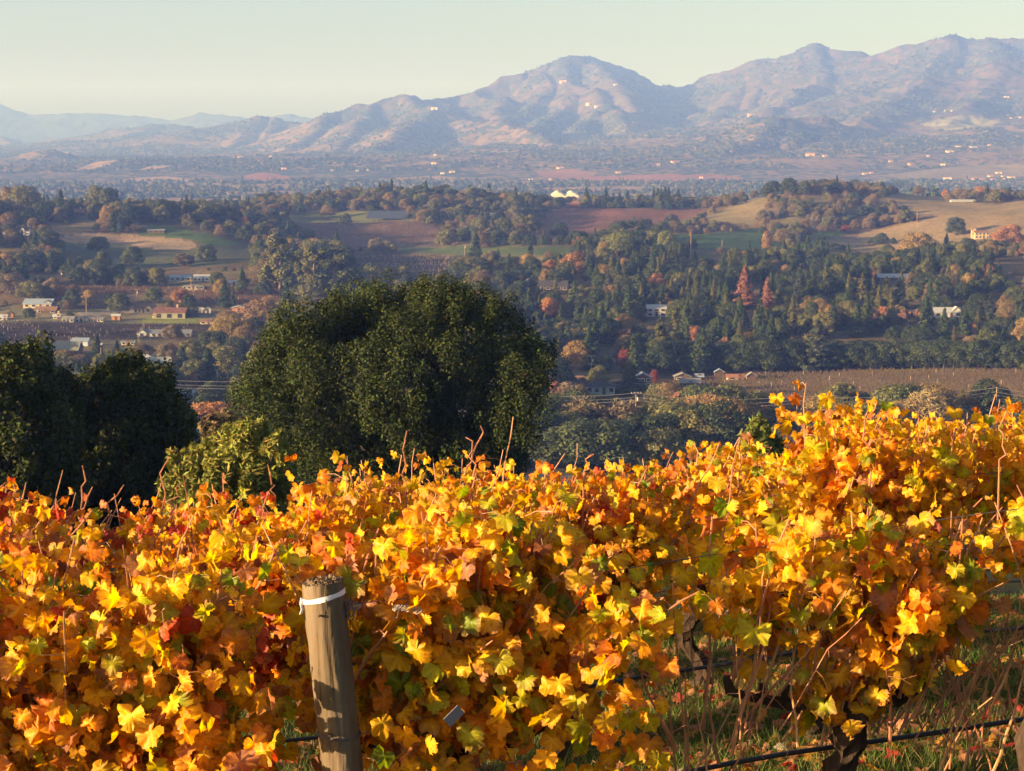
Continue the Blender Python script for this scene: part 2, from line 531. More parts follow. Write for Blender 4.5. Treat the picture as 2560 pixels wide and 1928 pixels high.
# name, colour, polygon, tree density there, near distance, far distance
FIELDS = [
    ("r_vineyard", (0.155, 0.12, 0.072), [(1560, 1010), (1600, 975), (1750, 945), (2000, 932), (2300, 925), (2760, 918), (2900, 1030), (2400, 1075), (1750, 1050)], 0, 450, 700),
    ("oak_lawn", (0.20, 0.22, 0.05), [(2140, 927), (2170, 905), (2400, 898), (2600, 912), (2560, 924)], 0, 500, 800),
    ("meadow", (0.26, 0.22, 0.13), [(1300, 1200), (1340, 1172), (1440, 1168), (1480, 1200)], 0, 200, 460),
    ("l_field_low", (0.14, 0.10, 0.075), [(-300, 860), (-300, 805), (180, 805), (330, 812), (560, 815), (520, 845), (330, 850), (200, 852)], 0, 500, 1000),
    ("l_yard", (0.17, 0.155, 0.09), [(-300, 806), (-300, 775), (100, 770), (330, 778), (620, 770), (640, 812), (330, 811)], 0.25, 500, 1100),
    ("l_lawn", (0.20, 0.22, 0.06), [(345, 808), (365, 790), (500, 792), (520, 812)], 0, 500, 1100),
    ("l_lane", (0.30, 0.27, 0.24), [(200, 790), (200, 780), (345, 772), (345, 780)], 0, 500, 1100),
    ("l_strip", (0.14, 0.085, 0.062), [(-300, 740), (60, 722), (250, 718), (600, 722), (720, 728), (720, 755), (520, 760), (480, 742), (280, 735)], 0.2, 700, 1300),
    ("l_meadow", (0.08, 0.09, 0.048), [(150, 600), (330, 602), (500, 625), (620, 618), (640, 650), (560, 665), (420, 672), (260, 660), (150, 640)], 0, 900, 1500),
    ("l_bank", (0.30, 0.22, 0.15), [(140, 592), (250, 582), (400, 585), (490, 605), (480, 625), (400, 622), (260, 605), (140, 605)], 0, 900, 1500),
    ("l_knollgreen", (0.075, 0.12, 0.035), [(345, 585), (380, 562), (440, 566), (520, 585), (600, 610), (560, 620), (480, 600)], 0.02, 900, 1600),
    ("c_vineyard", (0.20, 0.135, 0.10), [(715, 556), (900, 562), (1010, 552), (1155, 575), (1090, 598), (1010, 615), (850, 618), (780, 590)], 0, 1000, 1650),
    ("c_green", (0.15, 0.165, 0.06), [(640, 535), (800, 545), (900, 555), (740, 560), (660, 550), (760, 533), (900, 530), (1030, 535), (1020, 552), (900, 558)], 0.03, 1200, 1700),
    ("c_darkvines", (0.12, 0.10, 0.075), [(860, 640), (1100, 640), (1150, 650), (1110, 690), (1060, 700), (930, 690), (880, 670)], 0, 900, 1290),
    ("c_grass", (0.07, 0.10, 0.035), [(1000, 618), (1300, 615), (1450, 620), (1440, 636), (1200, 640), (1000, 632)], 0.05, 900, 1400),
    ("m_vineyard", (0.20, 0.105, 0.078), [(1290, 590), (1330, 555), (1400, 520), (1600, 524), (1770, 522), (1740, 545), (1620, 562), (1500, 580), (1490, 592), (1380, 590)], 0, 1100, 1720),
    ("golf_a", (0.065, 0.11, 0.04), [(1640, 590), (1900, 575), (1940, 590), (1960, 625), (1780, 625), (1640, 610)], 0.10, 1000, 1500),
    ("golf_b", (0.15, 0.24, 0.06), [(1970, 622), (1985, 608), (2040, 605), (2035, 622)], 0, 1000, 1500),
    ("golf_c", (0.12, 0.20, 0.05), [(2010, 592), (2050, 580), (2110, 575), (2120, 588)], 0, 1000, 1600),
    ("golf_d", (0.15, 0.24, 0.06), [(2115, 645), (2130, 636), (2215, 636), (2205, 646)], 0, 1000, 1600),
    ("r_grass", (0.22, 0.17, 0.105), [(2050, 632), (2070, 600), (2150, 578), (2330, 550), (2420, 520), (2560, 500), (2800, 500), (2800, 600), (2480, 600), (2330, 610), (2200, 640)], 0.012, 1000, 1700),
    ("r_ridgegrass", (0.21, 0.165, 0.10), [(2190, 500), (2260, 478), (2330, 480), (2380, 500), (2480, 512), (2600, 518), (2500, 535), (2300, 540), (2250, 520)], 0.05, 1200, 1800),
    ("r_slope", (0.20, 0.165, 0.09), [(1760, 545), (1850, 505), (1900, 490), (1930, 500), (1900, 530), (1880, 560), (1820, 560)], 0.02, 1200, 1800),
]
ROADS = []

def cover(X, Y, Z):
    """returns colour (n,3) and wanted tree density (n,)"""
    px, py = proj(X, Y, Z)
    jx = 14 * fbm(X / 40, Y / 40, 3, 71); jy = 2.6 * fbm(X / 40, Y / 40, 2, 72)
    px = px + jx; py = py + jy
    n = fbm(X / 60, Y / 60, 3, 73)
    base = np.array(LITTER)[None] * (1 + 0.35 * n[:, None]) + np.array(GRN)[None] * 0.35 * np.clip(n, 0, 1)[:, None]
    dens = np.where(Y > 150, 1.0, 0.0)
    fid = np.full(len(X), -1)
    for i, (nm, c, poly, dn, d0, d1) in enumerate(FIELDS):
        m = inpoly(poly, px, py) & (Y > d0) & (Y < d1)
        base[m] = np.array(c)[None] * (1 + 0.12 * n[m][:, None])
        dens[m] = dn
        fid[m] = i
    # far valley floor beyond the middle ridges: woods, fields
    fm = (Y > 1750)
    n2 = fbm(X / 420, Y / 260, 3, 74)
    base[fm] = np.where(n2[fm][:, None] > 0.05, np.array((0.24, 0.165, 0.11))[None], np.array((0.11, 0.105, 0.06))[None])
    dens = np.where(fm, np.where(n2 > 0.05, 0.05, 0.8), dens)
    return base, dens, fid

def polar_grid(avals, yvals, off):
    A, Yg = np.meshgrid(avals, yvals)
    X = A * (Yg + off)
    return X, Yg

def grid_faces(nr, nc):
    i = np.arange(nr - 1)[:, None] * nc + np.arange(nc - 1)[None]
    i = i.ravel()
    return np.c_[i, i + 1, i + nc + 1, i + nc]

def warp_a(n, amax, dense=0.3, frac=0.8):
    t = np.linspace(-1, 1, n)
    s = np.sign(t); a = np.abs(t)
    return s * np.where(a < frac, a / frac * dense, dense + (a - frac) / (1 - frac) * (amax - dense))

# terrain material: vertex colour, broken up by noise of several sizes
def terrain_mat(name, speck, big=0.0):
    m, nt, b = new_mat(name)
    c = attr(nt).outputs["Color"]
    n1 = noise(nt, 0.35, 5, 0.65)
    f1 = ramp(nt, n1, [(0.3, 0.62), (0.7, 1.38)])
    c = mixc(nt, 1.0, c, f1, 'MULTIPLY')
    n4 = noise(nt, 7.0, 5, 0.7)
    c = mixc(nt, 1.0, c, ramp(nt, n4, [(0.34, (0.35, 0.4, 0.4)), (0.5, (0.9, 0.95, 0.9)), (0.68, (1.7, 1.4, 1.3))]), 'MULTIPLY')
    n2 = noise(nt, 0.03, 4, 0.6)
    f2 = ramp(nt, n2, [(0.3, (0.8, 0.85, 0.8)), (0.7, (1.2, 1.12, 1.1))])
    c = mixc(nt, 1.0, c, f2, 'MULTIPLY')
    if speck:
        a = attr(nt, "veg").outputs["Fac"]
        n3 = noise(nt, 0.035, 4, 0.62)
        ad = N(nt, "ShaderNodeMath", operation='ADD')
        nt.links.new(n3, ad.inputs[0]); nt.links.new(a, ad.inputs[1])
        f3 = ramp(nt, ad.outputs[0], [(0.485, 0.0), (0.545, 1.0)])
        c = mixc(nt, f3, c, (0.038, 0.048, 0.036))
    nt.links.new(c, b.inputs["Base Color"])
    b.inputs["Roughness"].default_value = 0.95
    b.inputs["Specular IOR Level"].default_value = 0.05
    return m
M_GROUND = terrain_mat("ground_soil_and_grass", False)
M_MOUNT = terrain_mat("mountain_grass_and_scrub", True)

avals = warp_a(760, 1.0)
yv = np.concatenate([np.linspace(-25, 2, 14), np.exp(np.linspace(math.log(34), math.log(4530), 640))[0:] - 30])
GX, GY = polar_grid(avals, yv, 30)
GZ = height(GX.ravel(), GY.ravel())
gc, _, gfid = cover(GX.ravel(), GY.ravel(), GZ)
nearm = GY.ravel() < 230
nn = fbm(GX.ravel() * 1.3, GY.ravel() * 1.3, 3, 80)
gc[nearm] = np.where((nn > 0.1)[:, None], np.array((0.07, 0.045, 0.028))[None], np.array((0.045, 0.065, 0.02))[None])[nearm]
me = mk_mesh("ground", np.c_[GX.ravel(), GY.ravel(), GZ], grid_faces(len(yv), len(avals)), M_GROUND, gc, smooth=True)
tag(link("ground", me), kind="structure")

# mountains
av = warp_a(1100, 0.62, 0.31, 0.86)
my = np.exp(np.linspace(math.log(4530), math.log(15500), 520)) - 30
MX, MY = polar_grid(av, np.r_[my], 30)
MZ = mount_h(MX, MY)
MPX, MPY = proj(MX.ravel(), MY.ravel(), MZ)
mrel = np.clip((MZ + 80) / 300, 0, 1)
v1 = fbm(MX.ravel() / 600, MY.ravel() / 600, 4, 91)
v2 = fbm(MX.ravel() / 160, MY.ravel() / 160, 3, 92)
# scrub grows thicker in the draws (noise) and on the far left range
veg = 0.045 + 0.13 * v1 + 0.07 * v2
veg += np.where(MY.ravel() > 11500, 0.12, 0)
lowm = (1 - sstep(0, 150, MZ))[:, None]
mc = (np.array((0.105, 0.076, 0.063))[None] * (1 - lowm) + np.array((0.19, 0.135, 0.09))[None] * lowm) * (1 + 0.25 * v1[:, None])
rock = sstep(150, 300, MZ) * (v2 > 0.1)
mc = mc * (1 - 0.4 * rock[:, None]) + np.array((0.14, 0.09, 0.075)) * 0.4 * rock[:, None]
MF = [((0.22, 0.10, 0.075), [(1470, 465), (1600, 440), (1780, 437), (1850, 445), (1850, 462), (1700, 468), (1600, 478)]),
      ((0.13, 0.17, 0.07), [(1440, 450), (1540, 445), (1570, 455), (1520, 465), (1440, 462)]),
      ((0.24, 0.12, 0.09), [(1340, 430), (1430, 422), (1490, 430), (1480, 445), (1360, 445)]),
      ((0.30, 0.21, 0.13), [(180, 428), (240, 405), (300, 398), (280, 412), (220, 426)]),
      ((0.30, 0.21, 0.13), [(340, 428), (390, 415), (440, 415), (380, 425)]),
      ((0.28, 0.19, 0.13), [(220, 470), (330, 445), (420, 440), (560, 455), (450, 480), (330, 485)]),
      ((0.24, 0.11, 0.09), [(610, 440), (660, 432), (760, 450), (760, 465), (640, 460)]),
      ((0.24, 0.16, 0.11), [(850, 460), (1000, 445), (1100, 440), (1200, 450), (1150, 470), (950, 475)]),
      ((0.25, 0.11, 0.08), [(1100, 470), (1300, 455), (1500, 440), (1700, 435), (1700, 445), (1500, 460), (1300, 475)]),
      ((0.20, 0.19, 0.11), [(2300, 310), (2400, 285), (2500, 300), (2480, 318), (2350, 325)]),
      ((0.20, 0.16, 0.11), [(2200, 440), (2400, 415), (2560, 410), (2560, 440), (2300, 455)])]
for c, poly in MF:
    m = inpoly(poly, MPX + 8 * v2, MPY + 3 * v1)
    mc[m] = np.array(c) * 1.0 * (1 + 0.1 * v2[m][:, None])
    veg[m] -= 0.2
me = mk_mesh("mountains", np.c_[MX.ravel(), MY.ravel(), MZ], grid_faces(*MX.shape), M_MOUNT, mc, smooth=True, fl={"veg": veg})
tag(link("mountains", me), kind="structure")
# ---------------------------------------------------------------- trees
M_LEAF = foliage_mat("tree_foliage", 0.25)
M_TWIG = foliage_mat("bare_twigs", 0.0, rough=0.9, spec=0.05)
M_BARK = plain("bark", (0.085, 0.065, 0.05), 0.95, 0.35, 6.0, 0.6, 0.05, (1, 1, 0.25))
M_PALEBARK = plain("pale_bark", (0.30, 0.22, 0.16), 0.9, 0.35, 5.0, 0.3, 0.05, (1, 1, 0.3))

def unit(v):
    return v / (np.linalg.norm(v, axis=-1, keepdims=True) + 1e-9)

def leaf_quads(C, Nn, size, rng, aspect=1.0, spread=0.5):
    """rhombus-shaped leaf clusters at C facing roughly Nn"""
    n = len(C)
    nrm = unit(Nn + spread * rng.normal(size=(n, 3)))
    t = unit(np.cross(nrm, rng.normal(size=(n, 3))))
    b = np.cross(nrm, t)
    s = size * (0.6 + 0.8 * rng.random((n, 1))) * (np.ones((n, 1)) if np.isscalar(aspect) else 1)
    V = np.stack([C + t * s * aspect, C + b * s * 0.62 + t * s * 0.1, C - t * s * aspect * 0.8, C - b * s * 0.62 - nrm * s * 0.15], 1).reshape(-1, 3)
    Fq = np.arange(4 * n).reshape(n, 4)
    return V, Fq

def lobes_cloud(lobes, n, rng, inner=0.25, minz=None, bottom=0.35):
    """points near the surface of a union of ellipsoids, thinner at the undersides"""
    L = np.asarray(lobes, float)
    area = (L[:, 3] * L[:, 4] + L[:, 4] * L[:, 5] + L[:, 3] * L[:, 5])
    out = []; nor = []
    got = 0
    while got < n:
        k = rng.choice(len(L), size=n * 2, p=area / area.sum())
        d = unit(rng.normal(size=(n * 2, 3)))
        rr = 1.0 - inner * rng.random((n * 2, 1)) ** 1.5 + 0.10 * rng.normal(size=(n * 2, 1))
        p = L[k, :3] + d * L[k, 3:6] * rr
        keep = np.ones(len(p), bool)
        for q in range(len(L)):
            e = (((p - L[q, :3]) / L[q, 3:6]) ** 2).sum(1)
            keep &= ~((e < 0.55) & (k != q))
        keep &= (d[:, 2] > -0.25) | (rng.random(len(p)) < bottom)
        if minz is not None:
            keep &= p[:, 2] > minz
        p = p[keep]; d = d[keep]
        out.append(p); nor.append(unit(d / L[k[keep], 3:6]))
        got += len(p)
    return np.concatenate(out)[:n], np.concatenate(nor)[:n]

def limbs(mb, h, targets, rng, r0, base_split=0.3, n=6, col=(1, 1, 1)):
    """tapered trunk with limbs running out to the target points"""
    top = np.array([rng.normal() * 0.03 * h, rng.normal() * 0.03 * h, h * base_split])
    mb.tube([(0, 0, -0.4), (0, 0, h * 0.05), top * [0.5, 0.5, 0.6], top], [r0 * 1.5, r0 * 1.05, r0 * 0.9, r0 * 0.8], n, col)
    for t in targets:
        t = np.asarray(t)
        mid = top + (t - top) * 0.5 + np.array([rng.normal(), rng.normal(), rng.normal() + 0.6]) * 0.05 * h
        mb.tube([top - [0, 0, r0], top + (mid - top) * 0.5 + rng.normal(size=3) * 0.02 * h, mid, t], [r0 * 0.62, r0 * 0.42, r0 * 0.28, r0 * 0.08], max(3, n - 1), col)

def jcol(n, rng, lo=0.75, hi=1.25, rep=4, hue=0.08):
    v = lo + (hi - lo) * rng.random((n, 1))
    h = 1 + hue * rng.normal(size=(n, 3))
    return np.repeat(np.clip(v * h, 0.2, 2), rep, 0)

def round_tree(seed, width=1.0, h=10.0, nl=16, nleaf=3200, size=0.34, flat=0.62, low=0.10, twig=False, upright=0.0):
    """spreading crown of separate billowing masses; returns (crown mesh, trunk mesh), base at origin"""
    rng = np.random.default_rng(seed)
    R = h * 0.52 * width
    lobes = [(0, 0, h * 0.5, R * 0.62, R * 0.62, h * 0.36)]
    for i in range(nl):
        a = 2.4 * i + rng.random() * 0.8
        e = math.asin(min(1.0, (i + rng.random()) / nl))
        rad = R * 0.74 * math.cos(e) ** 0.8 * (0.8 + 0.35 * rng.random())
        z = h * (low + 0.10 + (0.78 - low) * math.sin(e) * (0.85 + 0.25 * rng.random()))
        s = h * (0.12 + 0.09 * rng.random()) * (0.75 + 0.35 * width)
        lobes.append((rad * math.cos(a), rad * math.sin(a), z, s, s, s * (flat + upright + 0.25 * rng.random())))
    lobes = np.array(lobes)
    lobes[:, 2] *= h / (lobes[:, 2] + lobes[:, 5]).max()
    C, Nn = lobes_cloud(lobes, nleaf, rng, 0.3, h * 0.03)
    if twig:
        V, Fq = leaf_quads(C, Nn, size * 1.3, rng, 1.5, 0.9)
        # thin the rhombs into twigs
        V = V.reshape(-1, 4, 3)
        mid = (V[:, 1] + V[:, 3]) / 2
        V[:, 1] = mid + (V[:, 1] - mid) * 0.28; V[:, 3] = mid + (V[:, 3] - mid) * 0.28
        V = V.reshape(-1, 3)
    else:
        V, Fq = leaf_quads(C, Nn + [0, 0, 0.25], size, rng, 1.0, 0.45)
    big = 1 + 0.22 * fbm(C[:, 0] * 0.35 + seed, C[:, 1] * 0.35 + C[:, 2] * 0.3, 2, seed)
    cols = jcol(nleaf, rng, 0.72, 1.28) * np.repeat(big, 4)[:, None]
    crown = mk_mesh("crown", V, Fq, M_TWIG if twig else M_LEAF, cols)
    mb = MB()
    limbs(mb, h, lobes[1:9, :3], rng, h * 0.032, low * 0.9)
    return crown, mb.mesh("trunk", M_BARK)

def conifer(seed, h=18.0, w=0.30, nleaf=3000, size=0.42, tiers=20, droop=0.25, ragged=0.25, open_=0.0, pw=0.85, low=0.06):
    """pyramid of drooping branch layers round a straight trunk"""
    rng = np.random.default_rng(seed)
    R = h * w * 0.5
    Cs = []; Ns = []
    nb = tiers * 7
    per = nleaf // nb + 1
    for t in range(nb):
        f = (t + rng.random()) / nb          # 0 base, 1 top
        z = h * (low + (0.99 - low) * f)
        L = R * ((1 - f) ** pw) * (1 - ragged + 2 * ragged * rng.random()) + 0.015 * h
        if f < 0.12: L *= 0.7 + 2.5 * f
        a = rng.random() * 2 * math.pi
        if rng.random() < open_: continue
        s = rng.random(per) ** 0.65
        d = np.array([math.cos(a), math.sin(a), 0]); pd = np.array([-d[1], d[0], 0])
        side = rng.normal(size=per) * L * 0.24 * (1 - s * 0.6)
        p = d[None] * (s * L)[:, None] + pd[None] * side[:, None]
        p[:, 2] = z - droop * s * L + 0.12 * L * s ** 2 + rng.normal(size=per) * 0.012 * h
        Cs.append(p); Ns.append(np.tile(d * 0.5 + [0, 0, 0.8], (per, 1)))
    C = np.concatenate(Cs); Nn = np.concatenate(Ns)
    V, Fq = leaf_quads(C, Nn, size, rng, 1.25, 0.35)
    cols = jcol(len(C), rng, 0.7, 1.25)
    crown = mk_mesh("crown", V, Fq, M_LEAF, cols)
    mb = MB()
    mb.tube([(0, 0, -0.4), (0, 0, h * 0.3), (0, 0, h * 0.97)], [h * 0.022, h * 0.016, h * 0.003], 7)
    return crown, mb.mesh("trunk", M_BARK)

def bare_tree(seed, h=10.0, spread=0.5, mat=None, nstem=1, nt=2600):
    """leafless: forked limbs ending in a haze of fine twigs"""
    rng = np.random.default_rng(seed)
    mb = MB()
    tips = []
    def grow(p, d, L, r, lev):
        q = p + d * L
        mid = p + d * L * 0.5 + rng.normal(size=3) * L * 0.05
        mb.tube([p, mid, q], [r, r * 0.85, r * 0.62], 5 if lev < 2 else 3, cap=False)
        if lev >= 3:
            tips.append((q, d, L)); tips.append((mid, d, L)); return
        for k in range(3 if lev else 4):
            nd = unit(d + rng.normal(size=3) * spread + [0, 0, 0.22])
            grow(q, nd, L * (0.62 + 0.2 * rng.random()), r * 0.58, lev + 1)
    for s in range(nstem):
        d = unit(np.array([rng.normal() * 0.25 * (nstem > 1), rng.normal() * 0.25 * (nstem > 1), 1.0]))
        grow(np.array([rng.normal() * 0.4 * (nstem > 1), rng.normal() * 0.4 * (nstem > 1), -0.3]), d, h * 0.30, h * 0.022 / math.sqrt(nstem), 0)
    T = np.array([t[0] for t in tips]); Dd = np.array([t[1] for t in tips]); L = np.array([t[2] for t in tips])
    k = rng.integers(0, len(T), nt)
    dd = unit(Dd[k] + 0.7 * rng.normal(size=(nt, 3)) + [0, 0, .25])
    s = L[k][:, None] * (0.25 + 0.5 * rng.random((nt, 1)))
    side = unit(np.cross(dd, rng.normal(size=(nt, 3)))) * 0.035 * h / 10 * 1.2
    p0 = T[k]; p1 = T[k] + dd * s
    V = np.stack([p0 - side, p0 + side, p1 + side * 0.6, p1 - side * 0.6], 1).reshape(-1, 3)
    sc = h / max(0.1, V[:, 2].max())
    crown = mk_mesh("crown", V * sc, np.arange(4 * nt).reshape(nt, 4), M_TWIG, jcol(nt, rng, 0.7, 1.3))
    tm = mb.mesh("trunk", M_BARK)
    tm.transform(Matrix.Scale(sc, 4))
    return crown, tm

def palm(seed, h=16.0):
    rng = np.random.default_rng(seed)
    mb = MB()
    mb.tube([(0, 0, -0.3), (0.15, 0, h * 0.5), (0, 0, h * 0.9)], [h * 0.02, h * 0.014, h * 0.013], 7)
    V = []; 
    n = 46
    for i in range(n):
        a = rng.random() * 6.283; e = rng.random()
        L = h * (0.12 + 0.05 * rng.random())
        el = 1.2 - 2.3 * e
        d = np.array([math.cos(a), math.sin(a), 0]); pd = np.array([-d[1], d[0], 0])
        pts = []
        for s in np.linspace(0, 1, 6):
            ang = el - 1.1 * s
            p = (pts[-1] if pts else np.array([0, 0, h * 0.905])) + (d * math.cos(ang) + np.array([0, 0, math.sin(ang)])) * L / 5 * (1 if pts else 0)
            pts.append(p)
        for s in range(5):
            for q in range(3):
                t = s + rng.random()
                p = pts[s] + (pts[s + 1] - pts[s]) * (t - s)
                for sg in (-1, 1):
                    tip = p + pd * sg * L * 0.34 * (1 - s / 6) + (pts[s + 1] - pts[s]) * 0.9 + [0, 0, -0.07 * L]
                    w = (pts[s + 1] - pts[s]) * 0.16
                    V += [p - w, p + w, tip + w * 0.2, tip - w * 0.2]
    V = np.array(V); n4 = len(V) // 4
    crown = mk_mesh("crown", V, np.arange(len(V)).reshape(n4, 4), M_LEAF, jcol(n4, rng))
    return crown, mb.mesh("trunk", M_PALEBARK)

def tall_gum(seed, h=22.0, nleaf=3400):
    """tall open tree: bare pale limbs with foliage in separate puffs"""
    rng = np.random.default_rng(seed)
    lob = []
    for i in range(17):
        f = 0.22 + 0.72 * (i + rng.random()) / 17
        a = rng.random() * 6.283
        rad = h * 0.17 * (1.15 - 0.7 * f) * (0.5 + rng.random() * 0.9)
        s = h * (0.055 + 0.05 * rng.random())
        lob.append((rad * math.cos(a), rad * math.sin(a), h * f, s, s, s * 1.05))
    lob = np.array(lob)
    C, Nn = lobes_cloud(lob, nleaf, rng, 0.5)
    V, Fq = leaf_quads(C, Nn, 0.42, rng, 1.0, 0.7)
    crown = mk_mesh("crown", V, Fq, M_LEAF, jcol(nleaf, rng, 0.65, 1.3))
    mb = MB()
    mb.tube([(0, 0, -0.3), (0.2, 0, h * 0.4), (0, 0.2, h * 0.92)], [h * 0.02, h * 0.014, h * 0.004], 6)
    for l in lob:
        z0 = l[2] * 0.75
        mb.tube([(0.1, 0, z0), (l[0] * 0.5, l[1] * 0.5, (z0 + l[2]) / 2 - 0.3), l[:3]], [h * 0.007, h * 0.005, h * 0.002], 4)
    return crown, mb.mesh("trunk", M_PALEBARK)

PROTO = {
    "oak": [round_tree(1, 1.0, 10, 20, 6500, 0.25), round_tree(2, 1.25, 9, 24, 7000, 0.25), round_tree(3, 0.85, 11, 18, 6500, 0.26), round_tree(4, 1.1, 10, 30, 7500, 0.23), round_tree(5, 1.0, 10, 16, 6000, 0.26, flat=0.8), round_tree(6, 1.15, 10, 20, 5500, 0.26, low=0.36)],
    "brownoak": [round_tree(11, 1.1, 10, 26, 9500, 0.24, twig=True), round_tree(12, 1.0, 9, 22, 9000, 0.24, twig=True), round_tree(13, 1.2, 10, 28, 9500, 0.24, twig=True)],
    "bare": [bare_tree(21), bare_tree(22, 10, 0.6), bare_tree(23, 10, 0.45, nstem=5, nt=4400)],
    "conifer": [conifer(31, 18, 0.44, 6500, 0.34), conifer(32, 18, 0.52, 6500, 0.36, 16, 0.35, 0.35), conifer(33, 18, 0.38, 6000, 0.33, 22, 0.15, 0.25)],
    "cedar": [conifer(34, 18, 0.66, 8000, 0.38, 12, 0.12, 0.30, 0.1, 0.62, 0.03), conifer(35, 18, 0.55, 7500, 0.36, 12, 0.2, 0.35, 0.15, 0.7)],
    "cypress": [conifer(36, 12, 0.13, 2600, 0.22, 20, -0.6, 0.15, 0, 0.35, 0.01)],
    "palm": [palm(41), palm(42)],
    "gum": [tall_gum(51, 22, 6500), tall_gum(52, 22, 6500), tall_gum(53, 20, 6000)],
    "shrub": [round_tree(61, 1.2, 4, 12, 2600, 0.17, low=0.02), round_tree(62, 0.9, 4, 10, 2400, 0.17, low=0.02)],
    "maple": [round_tree(71, 0.8, 8, 16, 4200, 0.23, flat=0.9), round_tree(72, 0.62, 10, 16, 4400, 0.24, flat=1.0, upright=0.2)],
}
PH = {"oak": [10, 9, 11, 10, 10, 10], "brownoak": [10, 9, 10], "bare": [10, 10, 10], "conifer": [18, 18, 18], "cedar": [18, 18], "cypress": [12], "palm": [16, 16], "gum": [22, 22, 20], "shrub": [4, 4], "maple": [8, 10]}
NAMES = {"oak": "oak_tree", "brownoak": "brown_oak_tree", "bare": "bare_tree", "conifer": "conifer_tree", "cedar": "cedar_tree", "cypress": "cypress_tree", "palm": "palm_tree", "gum": "eucalyptus_tree", "shrub": "shrub", "maple": "autumn_tree"}
C_OAK = (0.066, 0.086, 0.032); C_DARK = (0.036, 0.056, 0.024); C_OLIVE = (0.125, 0.13, 0.045); C_BROWN = (0.145, 0.112, 0.068); C_GREY = (0.155, 0.135, 0.095)
C_CON = (0.058, 0.092, 0.040); C_BLUE = (0.065, 0.085, 0.06); C_RUST = (0.28, 0.135, 0.09); C_ORANGE = (0.28, 0.14, 0.055); C_RED = (0.20, 0.05, 0.04); C_GOLD = (0.25, 0.175, 0.06); C_PINK = (0.27, 0.15, 0.115); C_LIME = (0.17, 0.19, 0.05)
TR = random.Random(5)

def put_tree(kind, x, y, z, hgt, col, label=None, group=None, cat="tree", var=None, rz=None, wid=1.0):
    ps = PROTO[kind]
    i = TR.randrange(min(len(ps), 5)) if var is None else var
    cr, tk = ps[i]
    s = hgt / PH[kind][i]
    e = bpy.data.objects.new(NAMES[kind], None)
    e.empty_display_size = 0.5
    e.location = (x, y, z - 0.1)
    e.rotation_euler = (0, 0, TR.random() * 6.283 if rz is None else rz)
    e.scale = (s * wid, s * wid, s)
    COL.objects.link(e)
    for nm, me_ in (("crown", cr), ("trunk", tk)):
        o = bpy.data.objects.new(nm, me_)
        o.parent = e
        COL.objects.link(o)
        if nm == "crown":
            k = 1 + 0.16 * (TR.random() - .5)
            o.color = (col[0] * k, col[1] * k, col[2] * k, 1)
    tag(e, label, cat, group)
    return e

PLACED = []   # (x, y, radius) of everything planted
def tree_at(kind, px, pyb, hpx, col, label, wid=1.0, group=None, cat="tree", var=None, dmin=45, D=None):
    """a tree whose foot is on the ground seen at (px, pyb) and whose height is hpx photo pixels"""
    if D is None:
        p = hit(px, pyb, dmin)
        if p is None: return None
    else:
        q = P(px, pyb, D); p = np.array([q[0], D, H1(q[0], D)])
    hm = hpx / F * p[1] * 1.01
    if D is not None:      # top stays where the photo has it
        top = P(px, pyb - hpx, D)[2]
        hm = top - p[2]
    e = put_tree(kind, p[0], p[1], p[2], hm, col, label, group, cat, var, wid=wid)
    PLACED.append((p[0], p[1], hm * 0.45))
    return e

